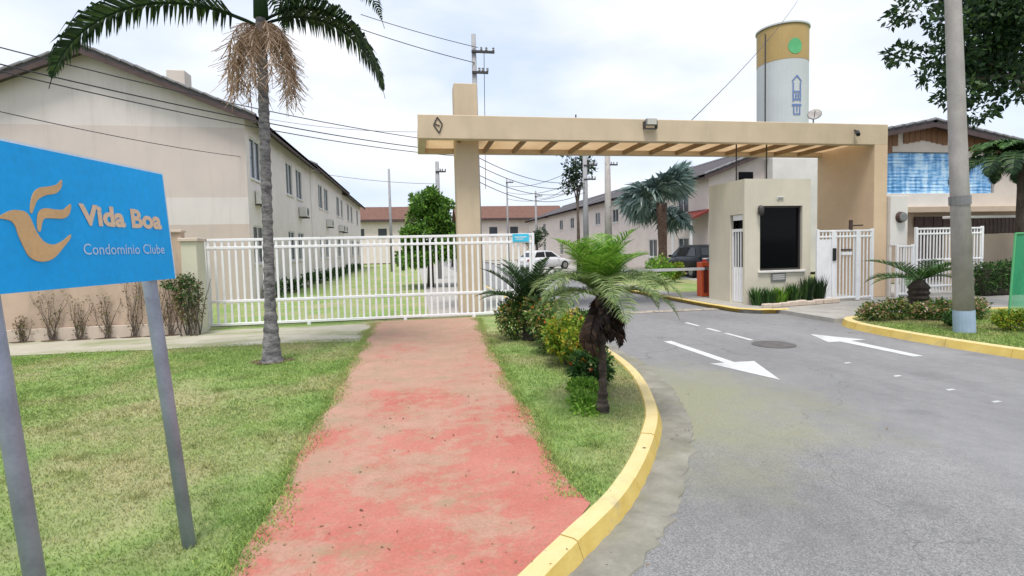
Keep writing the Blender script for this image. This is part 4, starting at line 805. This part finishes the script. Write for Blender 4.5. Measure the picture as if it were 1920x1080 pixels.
lettering('lettering', 'Vida Boa', -.655, -.068, .290, .105, .042, 'sign_cream'); lettering('lettering', 'Condomínio Clube', -.66, -.072, .150, .054, .004, 'sign_pale')

# ================================================================== PALMS, CYCADS
T = thing('palm_tree', (-2.28, 8.89, 0), 'tall grey-trunked palm standing on the left lawn', 'tree')
tp = [(-2.28, 8.89, -.05), (-2.28, 8.89, .08), (-2.275, 8.89, .35), (-2.27, 8.89, .6), (-2.255, 8.89, 2), (-2.235, 8.89, 3.6), (-2.22, 8.89, 4.9), (-2.21, 8.89, 5.5)]
tk = MB(); zs_ = np.linspace(-.05, 5.5, 90); pts = []; rad = []
for i, z_ in enumerate(zs_):
    pts.append((-2.28 + .0127 * z_, 8.89, z_)); r_ = .074 + .018 * max(0, 1 - z_ / 2) + (.055 * max(0, 1 - z_ / .8)) + (.012 if i % 3 == 0 else 0) + random.uniform(-.003, .003); rad.append(r_)
rad[0] += .03; rad[1] += .03
tk.tube(pts, rad, 14).build('trunk', 'palm_bark', T, True)
MB().tube([(-2.21, 8.89, 5.3), (-2.205, 8.89, 5.75), (-2.2, 8.89, 6.2)], [.11, .10, .05], 12).build('crownshaft', 'leaf_mid', T, True)
fm = [frond_data('frond', 'leaf_dark', Lr=3.3, n=64, ll=.62, elev=R(50), droop=R(118), hang=.9, width=.035, rach=.03), frond_data('frond', 'leaf_dark', Lr=3.6, n=110, ll=.62, elev=R(26), droop=R(104), hang=1.5, width=.05, tipfrac=1.0, rach=.03)]
for i, (az, k, dz) in enumerate(((180, 1, 5.15), (8, 1, 5.25), (24, 1, 5.2), (95, 0, 6.0), (130, 0, 6.1), (215, 0, 5.95), (255, 0, 6.05), (300, 0, 6.1), (335, 0, 6.0), (50, 0, 6.1))):
    inst('frond', fm[k], T, (.08, 0, dz), (0, 0, R(az)), {1: (.6, 1, .9), 2: (.66, 1, .85)}.get(i, 1))
for i in range(18):                                       # drooping dry flower stalks under the crown
    az = R(i * 137.5 + random.uniform(-8, 8)); L_ = random.uniform(.35, .95); mb = MB(); base = Vector((-2.21, 8.89, 5.08 + random.uniform(-.12, .12))); P0 = []
    for j in range(9): f_ = j / 8; P0.append(base + Vector((math.cos(az), math.sin(az), 0)) * L_ * math.sin(f_ * 1.5) * .85 + Vector((0, 0, .18 * math.sin(f_ * 3.1) - .88 * f_ ** 1.8)))
    mb.tube(P0, [.014 * (1 - .7 * j / 8) for j in range(9)], 4); mb.tint = [.3] * len(mb.v)
    for q in range(150):
        f_ = random.uniform(.15, 1); j = min(int(f_ * 8), 7); p = P0[j].lerp(P0[j + 1], f_ * 8 - j); d = Vector((random.gauss(0, .5), random.gauss(0, .5), -.6)).normalized() * random.uniform(.12, .34); w_ = Vector((random.gauss(0, 1), random.gauss(0, 1), 0)).normalized() * .006
        mb.add([p - w_, p + w_, p + d + w_, p + d - w_], [(0, 1, 2, 3)]); mb.tint += [random.random()] * 4
    mb.build('flower_stalk', 'panicle', T)
tag(MB().add([(-2.28 + .3 * math.cos(a) * (1 + .25 * math.sin(3 * a)), 8.86 + .26 * math.sin(a) * (1 + .2 * math.cos(2 * a)), .009) for a in np.linspace(0, 6.283, 22)[:-1]], [tuple(range(21))]).build('soil_ring', 'soil'), 'bare brown soil ring at the foot of the tall palm', 'soil')
# young date palm on the island
Y = thing('young_palm', (1.84, 5.16, 0), 'young feathery palm with dark shaggy trunk on the island lawn', 'tree')
mb = MB(); pts = []; rad = []
for i, z_ in enumerate(np.linspace(-.03, 1.2, 50)): pts.append((1.84 + .012 * math.sin(z_ * 4), 5.16, z_)); rad.append(.040 + .03 * max(0, 1 - z_ / .25) + random.uniform(-.007, .012))
mb.tube(pts, rad, 10).build('trunk', 'dark_bark', Y)
db = frond_data('dead_frond', 'dead_leaf', Lr=.5, n=22, ll=.16, elev=R(5), droop=R(105), hang=.9, width=.035, rach=.018)
for i in range(26): inst('dead_frond', db, Y, (random.uniform(-.02, .02), 0, 1.2 - .25 * random.random()), (random.gauss(0, .3), R(random.uniform(20, 62)), R(i * 137.5)), random.uniform(.5, .85) if i % 4 else .95)
yb = [frond_data('frond', 'leaf_bright', Lr=.9, n=58, ll=.30, elev=R(80), droop=R(58), hang=.3, width=.013, rach=.010), frond_data('frond', 'leaf_olive', Lr=1.12, n=64, ll=.3, elev=R(46), droop=R(115), hang=.5, width=.011, rach=.010), frond_data('frond', 'leaf_olive', Lr=1.0, n=58, ll=.28, elev=R(26), droop=R(95), hang=.6, width=.011, rach=.010)]
for i in range(17): inst('frond', yb[0], Y, (0, 0, 1.2), (random.gauss(0, .12), random.gauss(.12, .16), R(i * 137.5 + 20)), random.uniform(.65, 1.0))
for i in range(10): inst('frond', yb[1], Y, (0, 0, 1.2), (0, 0, R(i * 36 + random.uniform(-9, 9))), random.uniform(.8, 1.02))
for i in range(7): inst('frond', yb[2], Y, (0, 0, 1.18), (0, 0, R(i * 51 + 15 + random.uniform(-9, 9))), random.uniform(.7, .95))
# tuft of fresh ground cover at its foot
e = thing('ground_cover', (1.72, 5.55, 0), 'bright green low tuft at the foot of the young palm', 'plant')
foliage('leaves', 2200, [(1.74, 5.45, .03, .16, .25, .10), (1.9, 5.85, .04, .2, .35, .13), (1.68, 5.2, .02, .15, .15, .06)], .055, 'leaf_bright', e, zmin=0)
def cycad(name, x, y, z0, z1, r_, Lr, n, label, m, e0, e1, bark='dark_bark'):
    o = thing(name, (x, y, 0), label, 'plant', 'cycads'); mb = MB(); K = 14
    mb.tube([(x, y, z0 + (z1 - z0) * i / K) for i in range(K + 1)], [r_ * (.9 + .18 * (i % 2)) * (1 if i < K - 1 else .6) for i in range(K + 1)], 14).build('trunk', bark, o)
    fs = [frond_data('frond', m, Lr=Lr, n=46, ll=Lr * .2, elev=R(a), droop=R(d), hang=.05, width=.02, rach=.014, fold=.45) for a, d in ((e0, 55), (e1, 45), ((e0 + e1) / 2, 35))]
    for i in range(n): inst('frond', fs[i % 3], o, (0, 0, z1 - .02), (0, 0, R(i * 137.5)), random.uniform(.8, 1.08))
    return o
cycad('cycad', 2.05, 9.6, -.02, .62, .15, 1.2, 24, 'dark green cycad above the island hedge', 'leaf_dark', 35, 75)
cycad('cycad', 10.95, 10.0, 0, .80, .2, 1.2, 14, 'cycad with thick dark trunk in the right bed', 'leaf_mid', 18, 42)
# big blue-green palm inside
D = thing('fan_palm', (11.7, 24, 0), 'big blue-green palm with reddish trunk seen under the beam', 'tree')
MB().tube([(11.7, 24, -.05), (11.72, 24, 1.5), (11.7, 24, 2.6), (11.68, 24, 3.7)], [.27, .2, .22, .26], 12).build('trunk', 'red_bark', D, True)
def fan_leaf(pet, rad_, droop):
    mb = MB(); mb.tube([(0, 0, 0), (pet * .5, 0, .05), (pet, 0, 0)], [.03, .02, .012], 4); mb.tint = [.3] * len(mb.v); n = 30
    for i in range(n):
        a = R(-150 + 300 * i / (n - 1)); l = rad_ * (1 - .25 * abs(a) / R(150)) * random.uniform(.9, 1.08); d = Vector((math.cos(a), math.sin(a), .25 * math.cos(2 * a) - .05)); sd_ = Vector((-math.sin(a), math.cos(a), 0)) * l * .075
        b0 = Vector((pet, 0, 0)); q = b0 + d * l * .6; e_ = b0 + d * l - Vector((0, 0, droop * l * random.uniform(.5, 1.3))); z_ = Vector((0, 0, .03 if i % 2 else -.03))
        mb.add([b0, q - sd_ + z_, e_, q + sd_ - z_], [(0, 1, 2, 3)]); mb.tint += [random.random()] * 4
    o = mb.build('fan_leaf', 'leaf_blue'); me = o.data; bpy.data.objects.remove(o); return me
bf = [fan_leaf(1.35, 1.05, .35), fan_leaf(1.1, 1.0, .5)]
for i in range(38): inst('fan_leaf', bf[i % 2], D, (0, 0, 3.6), (random.gauss(0, .5), R(-68 + 105 * ((i * .618) % 1)), R(i * 137.5)), random.uniform(.9, 1.1))

# ================================================================== TREES AND SHRUBS
def tree(name, x, y, h, tr_, clumps, nleaf, size, m, label, limbs, bark='tree_bark', group=None):
    o = thing(name, (x, y, 0), label, 'tree', group)
    trk = MB().tube([(x, y, -.05), (x + .03, y, h * .5), (x, y, h)], [tr_ * 1.3, tr_, tr_ * .7], 10).build('trunk', bark, o, True)
    for c in limbs: MB().tube([(x, y, h * .8), ((x + c[0]) / 2, (y + c[1]) / 2, (h + c[2]) / 2 + .1), c], [tr_ * .55, tr_ * .35, tr_ * .12], 6).build('limb', bark, o, True)
    foliage('crown', nleaf, clumps, size, m, o); return o
cl = []
for i in range(44):
    a = random.uniform(0, 6.283); q = ((i * .618) % 1) ** 1.2; zz = 1.3 + 3.0 * q; rad_ = (1.6 - .95 * q ** 1.3) * random.uniform(.3, 1.15)
    cl.append((.65 + rad_ * math.cos(a), 25 + rad_ * math.sin(a), zz, random.uniform(.28, .6), random.uniform(.28, .6), random.uniform(.25, .5)))
tree('round_tree', .65, 25, 2.2, .13, cl, 15000, .19, 'leaf_tree', 'dense round green tree behind the white gate', [(1.4, 25, 3), (-.2, 25.2, 3), (.7, 24.6, 3.6)])
Q = thing('palm_tree', (19.15, 14.0, 0), 'dark drooping palm before the tan wall at the right edge', 'tree')
MB().tube([(19.15, 14, -.05), (19.12, 14, 2), (19.15, 14, 4.0)], [.16, .12, .11], 10).build('trunk', 'tree_bark', Q, True)
qf = [frond_data('frond', 'leaf_dark', Lr=2.4, n=52, ll=.6, elev=R(40), droop=R(130), hang=.9, width=.06, rach=.025, tipfrac=.8), frond_data('frond', 'leaf_mid', Lr=1.9, n=46, ll=.5, elev=R(70), droop=R(125), hang=.8, width=.06, rach=.025, tipfrac=.8)]
for i in range(32): inst('frond', qf[i % 2], Q, (0, 0, 3.95), (0, 0, R(i * 137.5)), random.uniform(.85, 1.1))
cl = [(13.4 + random.gauss(0, 1.3), 9.7 + random.uniform(-.9, .9), 6.3 + random.uniform(-.9, 1.6), random.uniform(.35, .75), random.uniform(.35, .7), random.uniform(.25, .5)) for i in range(34)] + [(10.75, 9.6, 5.1, .3, .3, .2), (11.3, 9.5, 4.75, .45, .4, .3), (11.9, 9.6, 4.4, .4, .4, .28), (12.2, 9.4, 5.1, .5, .5, .4), (12.9, 9.5, 4.9, .5, .5, .3), (10.2, 9.8, 5.6, .4, .3, .2), (11.2, 9.6, 5.6, .55, .5, .4), (12.0, 9.6, 5.9, .6, .5, .4)]
tree('street_tree', 14.2, 9.7, 5.2, .17, cl, 15000, .15, 'leaf_dark', 'dark leafy tree overhanging the upper right corner', [(12.2, 9.6, 5.4), (13.2, 10.2, 6.6), (15.2, 9.4, 6.5), (11.4, 9.5, 5.0)])
for x, y, h, lb in ((3.7, 55, 3.6, 'small dark tree by the far utility pole'), (12.4, 54, 4.2, 'small tree standing before the right row, far off')):
    cl = [(x + random.uniform(-.9, .9), y + random.uniform(-.9, .9), h * .68 + random.uniform(-.7, .7), .6, .6, .5) for i in range(10)]
    tree('garden_tree', x, y, h * .6, .09, cl, 1500, .22, 'leaf_dark', lb, [(x + .4, y, h * .8)], group='small trees down the street')
cl = [(10.3 + random.gauss(0, .55), 33 + random.uniform(-.8, .8), random.uniform(4.4, 8.4), .5, .5, .45) for i in range(13)]
tree('garden_tree', 10.3, 33, 5.4, .1, cl, 1500, .24, 'leaf_dark', 'sparse dark tree behind the two poles under the beam', [(10.9, 33, 6.5), (9.7, 33, 6.2), (10.3, 33.2, 7.5)], group='small trees down the street')
def shrub(name, x, y, rx, ry, h, n, size, m, label, group, stem=True, droop=.1, bl=0, bm='blossom'):
    o = thing(name, (x, y, 0), label, 'shrub', group); cl = [(x, y, h * .5, rx * .8, ry * .8, h * .5)]
    for i in range(9): a = random.uniform(0, 6.283); q = random.uniform(.3, .75); cl.append((x + rx * q * math.cos(a), y + ry * q * math.sin(a), h * random.uniform(.35, .82), rx * .38, ry * .38, h * .24))
    foliage('leaves', n, cl, size, m, o, .5, droop, 0.005)
    if bl:
        P_, u_ = clump_points(bl * 6, cl); k_ = (P_[:, 2] > h * .45) & (np.hypot((P_[:, 0] - x) / rx, (P_[:, 1] - y) / ry) + P_[:, 2] / h > 1.05); P_ = P_[k_][:bl]; P_ = np.repeat(P_, 4, 0) + rng.normal(0, .008, (len(P_) * 4, 3))
        V, F, Tn = leaf_geo(P_, .035, .8, None, 1.0); Tn = np.repeat(np.repeat(rng.uniform(0, 1, len(P_) // 4), 4), 4); tint_mesh('blossoms', V, F, Tn, bm, o)
    if stem:
        mb = MB()
        for i in range(5): a = i * 1.26; mb.tube([(x + .04 * math.cos(a), y + .04 * math.sin(a), -.01), (x + rx * .55 * math.cos(a), y + ry * .55 * math.sin(a), h * .65)], [.012, .006], 5)
        mb.build('stems', 'tree_bark', o)
    return o
for a in ((1.75, 9.75, .42, .45, .82, 2600, 'leaf_croton', 'reddish green hedge shrub nearest the gate end of the island'), (2.25, 9.0, .5, .5, .84, 3000, 'leaf_croton', 'mottled hedge shrub below the island cycad'), (2.15, 8.2, .45, .45, .78, 2600, 'leaf_croton', 'second mottled shrub of the island hedge'), (2.12, 7.35, .40, .42, .80, 2600, 'leaf_yellow', 'yellow-green shrub of the island hedge'),
          (2.55, 7.75, .36, .42, .72, 2400, 'leaf_croton', 'low mottled shrub in the middle of the island hedge'), (2.16, 6.75, .32, .36, .68, 2200, 'leaf_yellow', 'golden shrub just left of the young palm trunk'), (2.08, 6.25, .26, .34, .42, 2000, 'leaf_mid', 'low dark green shrub at the near end of the island hedge')):
    shrub('hedge_shrub', a[0], a[1], a[2], a[3], a[4], a[5], .07, a[6], a[7], 'shrubs of the island hedge', bl=45)
fl = [(9.35, 9.55, .3, .28, .42, 'flowering shrub at the left tip of the right bed'), (9.85, 9.5, .32, .3, .46, 'pinkish flowering shrub left of the right-bed cycad'), (10.35, 9.3, .3, .28, .40, 'pinkish flowering shrub in front of the right-bed cycad'), (10.75, 9.15, .34, .3, .46, 'cream flowering shrub right of the right-bed cycad'), (11.2, 9.1, .32, .3, .46, 'cream flowering shrub beside the concrete pole'), (11.6, 9.3, .3, .3, .48, 'cream flowering shrub behind the concrete pole')]
for x, y, rx, ry, h, lb in fl: shrub('flower_shrub', x, y, rx, ry, h, 1100, .065, 'leaf_croton', lb, 'flowering shrubs of the right bed', bl=110, bm='blossom_pale')
for x, y, h, m_, lb in ((10.45, 7.75, .42, 'leaf_yellow', 'yellow-green shrub just right of the concrete pole'), (10.95, 7.5, .36, 'leaf_croton', 'low dark shrub near the green mesh screen'), (11.3, 7.9, .4, 'leaf_mid', 'green shrub at the right edge of the bed'), (10.15, 8.45, .35, 'leaf_mid', 'green shrub behind the concrete pole base')):
    shrub('bed_shrub', x, y, .3, .28, h, 1300, .06, m_, lb, 'low shrubs right of the pole')
# clipped hedge before the tan wall
e = thing('clipped_hedge', (17, 13, 0), 'clipped green hedge between concrete pole and green screen', 'hedge')
foliage('leaves', 9000, [(16.3 + i * .42, 12.9, .5 + .02 * (i % 3), .38, .36, .5) for i in range(9)], .09, 'leaf_mid', e, zmin=0); MB().bbox(16.2, 19.8, 12.75, 13.05, 0, .8, .05).build('branches', 'dark_bark', e)
# green mesh screen
e = thing('mesh_screen', (12.6, 8.9, 0), 'translucent green mesh screen at the right edge', 'screen')
MB().tube([(11.93, 8.9, 0), (12.05, 8.9, 1.78)], .02, 8).build('post', 'tank_green', e); MB().tube([(14.2, 8.9, 0), (14.2, 8.9, 1.78)], .02, 8).build('post', 'tank_green', e)
gx = MB(); n = 24
for i in range(n + 1):
    f_ = i / n; wv = .03 * math.sin(i * 1.3)
    gx.v += [(11.98 + 2.2 * f_, 8.9 + wv, .22), (12.02 + 2.16 * f_, 8.9 - wv * .6, 1.0), (12.05 + 2.13 * f_, 8.9 + wv * .3, 1.75)]
gx.f = [(i * 3 + k, i * 3 + 3 + k, i * 3 + 4 + k, i * 3 + 1 + k) for i in range(n) for k in range(2)]; gx.build('mesh', 'green_mesh', e); MB().tube([(12.05, 8.9, 1.77), (14.2, 8.9, 1.78)], .016, 6).build('top_rail', 'tank_green', e)
# climbing plants on the boundary wall
cx = [(-8.0, .5, 'leftmost dry climber on the pinkish wall'), (-7.45, .95, 'second dry climber from the left on the pinkish wall'), (-6.95, .8, 'third dry climber from the left on the pinkish wall'), (-6.45, .9, 'dry climber in the middle of the pinkish wall'), (-5.95, 1.25, 'tall dry climber left of the right sign post'), (-5.5, 1.3, 'leafy dry climber just left of the right sign post'), (-5.22, 1.2, 'climber behind the right sign post')]
for k, (x, h, lb) in enumerate(cx):
    o = thing('wall_climber', (x, 12.5, 0), lb, 'climber', 'climbers on the boundary wall'); mb = MB(); P_ = []
    for i in range(7):
        p = Vector((x + random.uniform(-.05, .05), 12.5, 0)); pts = [p]; a = random.gauss(0, .22)
        for j in range(6): p = p + Vector((a * h / 6 + random.gauss(0, .03), random.uniform(.0, .02), h / 6 * random.uniform(.8, 1.1))); pts.append(p.copy())
        mb.tube(pts, [.010 * (1 - .12 * j) for j in range(7)], 4); P_ += pts[1:]
    mb.build('stems', 'tree_bark', o); q = np.array([P_[random.randrange(len(P_))] for _ in range(170)]) + rng.normal(0, .045, (170, 3)) * np.array([1.3, .4, 1])
    V, F, Tn = leaf_geo(q, .05, .5, np.array([0, -.6, 0]), .8); tint_mesh('leaves', V, F, Tn, 'leaf_dry', o)
    MB().add([(x + .22 * math.cos(a) * (1 + .2 * math.sin(3 * a + k)), 12.46 + .10 * math.sin(a), .012) for a in np.linspace(0, 6.283, 14)[:-1]], [tuple(range(13))]).build('soil', 'soil', o)
o = thing('pillar_shrub', (-4.75, 12.3, 0), 'tall leggy shrub growing against the gate pillar', 'shrub')
mb = MB()
for i in range(16):
    p = Vector((-4.75 + random.uniform(-.18, .18), 12.3 + random.uniform(-.08, .08), 0)); pts = [p]; a = random.gauss(0, .16)
    for j in range(6): p = p + Vector((a * .2 + random.gauss(0, .02), random.gauss(0, .01), .2)); pts.append(p.copy())
    mb.tube(pts, [.013 - .0015 * j for j in range(7)], 4)
mb.build('stems', 'tree_bark', o); foliage('leaves', 700, [(-4.75, 12.3, .75, .3, .18, .6)], .07, 'leaf_dry', o); foliage('green_leaves', 500, [(-4.98, 12.25, 1.15, .28, .15, .16), (-4.72, 12.25, .95, .2, .12, .35)], .075, 'leaf_mid', o)
for x, y, rx, h, m_, lb in ((10.3, 21.5, .7, 1.25, 'leaf_bright', 'pale green bush under the big palm, left of its trunk'), (11.3, 22.4, .6, .9, 'leaf_yellow', 'yellowish bush at the foot of the big palm'), (10.2, 27, .7, 1.9, 'leaf_dark', 'dark bush between the thick pole and the big palm'), (14.6, 40, .8, 1.3, 'leaf_mid', 'green bush by the white car'), (11.4, 33, .8, 1.1, 'leaf_bright', 'light bush behind the young palm crown')):
    shrub('garden_bush', x, y, rx, rx, h, 1500, .12, m_, lb, 'bushes inside the gate')
# low hedge plants along the left facade
for i in range(11):
    y = 21.5 + i * 3.1; shrub('facade_shrub', -5.25, y, .35, .5, .55 + .25 * random.random(), 420, .14, 'leaf_mid', 'low green shrub along the left facade, %s counting from its front corner' % 'first second third fourth fifth sixth seventh eighth ninth tenth last'.split()[i], 'shrubs along the left facade', stem=False)

# ================================================================== GRASS AND LITTER
def in_lawn(x, y):
    kx = np.interp(y, [p[1] for p in KIN], [p[0] for p in KIN]); left = (x < -1.02 + .02 * np.sin(y * 2.1) + .018 * np.sin(y * 5.3)) & (y < 10.75 + .12 * np.sin(x * 3)) & (y > .7)
    pr_ = 1.05 + .35 * (np.maximum(0, (y - 3.1) / 9)) ** 1.5 + .025 * np.sin(y * 2.7); isl_ = (x > pr_) & (x < kx - .01) & (y < 13.1) & (y > 3.2)
    return left | isl_
def blades(name, n, x0, x1, y0, y1, test, h, wd, label, z0=0.):
    x = rng.uniform(x0, x1, n); y = rng.uniform(y0, y1, n); k = test(x, y); x, y = x[k], y[k]
    den = np.sin(x * 1.7 + 1.3 * np.sin(y * .9)) * np.cos(y * 1.3 + .8 * np.sin(x * 1.1)); k = rng.uniform(-1.6, 1, len(x)) < den + .35; x, y = x[k], y[k]; n = len(x)
    a = rng.uniform(0, 6.283, n); hh = h * rng.uniform(.4, 1.3, n); wv = wd * rng.uniform(.6, 1.3, n); ln = hh * rng.uniform(.2, 1.1, n); b2 = rng.uniform(0, 6.283, n)
    V = np.stack([np.stack([x - wv * np.cos(a), y - wv * np.sin(a), np.full(n, z0)], 1), np.stack([x + wv * np.cos(a), y + wv * np.sin(a), np.full(n, z0)], 1), np.stack([x + ln * np.cos(b2), y + ln * np.sin(b2), z0 + hh], 1)], 1).reshape(-1, 3)
    o = tint_mesh(name, V, np.arange(3 * n).reshape(-1, 3), np.repeat(rng.uniform(0, 1, n) ** 1.5, 3), 'grass_blade'); o['kind'] = 'stuff'; o['label'] = label; o['category'] = 'grass'; return o
blades('grass', 150000, -4.2, 3.0, 1.6, 6.0, in_lawn, .02, .0045, 'short patchy grass of the near lawn')
blades('grass', 170000, -9.5, 3.0, 6.0, 10.8, in_lawn, .024, .007, 'short patchy grass of the lawn towards the wall')
kxr = lambda y: np.interp(y, [4.5, 6.43, 7.34, 8.23, 9.2, 9.75, 10.1], [9.12, 8.92, 8.80, 8.78, 8.86, 9.02, 9.4])
blades('grass', 60000, 8.8, 13, 5, 10.2, lambda x, y: x > kxr(y) + .02, +.04, .009, 'grass of the right planting bed', .01)
cxy = np.stack([rng.uniform(-8, 2.9, 260), rng.uniform(2.2, 10.5, 260)], 1); cxy = cxy[in_lawn(cxy[:, 0], cxy[:, 1])]; q = np.repeat(cxy, 45, 0) + rng.normal(0, .045, (len(cxy) * 45, 2)); n = len(q); a = rng.uniform(0, 6.283, n); hh = .055 * rng.uniform(.3, 1.2, n)
V = np.stack([np.stack([q[:, 0] - .005 * np.cos(a), q[:, 1] - .005 * np.sin(a), np.zeros(n)], 1), np.stack([q[:, 0] + .005 * np.cos(a), q[:, 1] + .005 * np.sin(a), np.zeros(n)], 1), np.stack([q[:, 0] + .04 * np.sin(a * 3), q[:, 1] + .04 * np.cos(a * 3), hh], 1)], 1).reshape(-1, 3)
o = tint_mesh('weed_tufts', V, np.arange(3 * n).reshape(-1, 3), np.repeat(rng.uniform(0, .8, n), 3), 'grass_blade'); o['kind'] = 'stuff'; o['label'] = 'small taller weed tufts scattered in the lawn'; o['category'] = 'grass'
# ragged grass tufts along the path edges
n = 26000; y = rng.uniform(2, 13, n); sd_ = rng.integers(0, 2, n); xe = np.where(sd_ == 0, -1.02 + .02 * np.sin(y * 2.1) + .018 * np.sin(y * 5.3), 1.05 + .35 * np.maximum(0, (y - 3.1) / 9) ** 1.5 + .025 * np.sin(y * 2.7))
x = xe + rng.normal(0, .06, n) * (1 + np.sin(y * 4) * .5); k = (sd_ == 0) | (y > 3.4); x, y = x[k], y[k]; n = len(x); a = rng.uniform(0, 6.283, n); hh = .03 * rng.uniform(.4, 1.4, n)
V = np.stack([np.stack([x - .005 * np.cos(a), y - .005 * np.sin(a), np.full(n, .0)], 1), np.stack([x + .005 * np.cos(a), y + .005 * np.sin(a), np.full(n, .0)], 1), np.stack([x + .03 * np.sin(a * 3), y + .03 * np.cos(a * 3), hh], 1)], 1).reshape(-1, 3)
o = tint_mesh('grass_edge', V, np.arange(3 * n).reshape(-1, 3), np.repeat(rng.uniform(0, 1, n), 3), 'grass_blade'); o['kind'] = 'stuff'; o['label'] = 'ragged grass creeping over the red path edges'; o['category'] = 'grass'
# fallen leaves and dry bits
n = 420; xy = np.concatenate([np.stack([rng.uniform(-1, 1.2, 520), rng.uniform(2.0, 12.5, 520), np.full(520, .012)], 1), np.stack([rng.uniform(1.2, 2.4, 90), rng.uniform(4, 9, 90), np.full(90, .02)], 1), np.stack([rng.uniform(2.2, 4.4, 80), rng.uniform(3.6, 8.5, 80), np.full(80, -.088)], 1)])
nn = np.zeros_like(xy); V, F, Tn = leaf_geo(xy, .034 * rng.uniform(.4, 1.2, len(xy)), .5, nn, 1.0); V[:, 2] = np.repeat(xy[:, 2], 4) + np.abs(V[:, 2] - np.repeat(xy[:, 2], 4)) * .25
o = tint_mesh('leaf_litter', V, F, Tn, 'litter'); o['kind'] = 'stuff'; o['label'] = 'scattered dry leaves on path and road edge'; o['category'] = 'leaves'
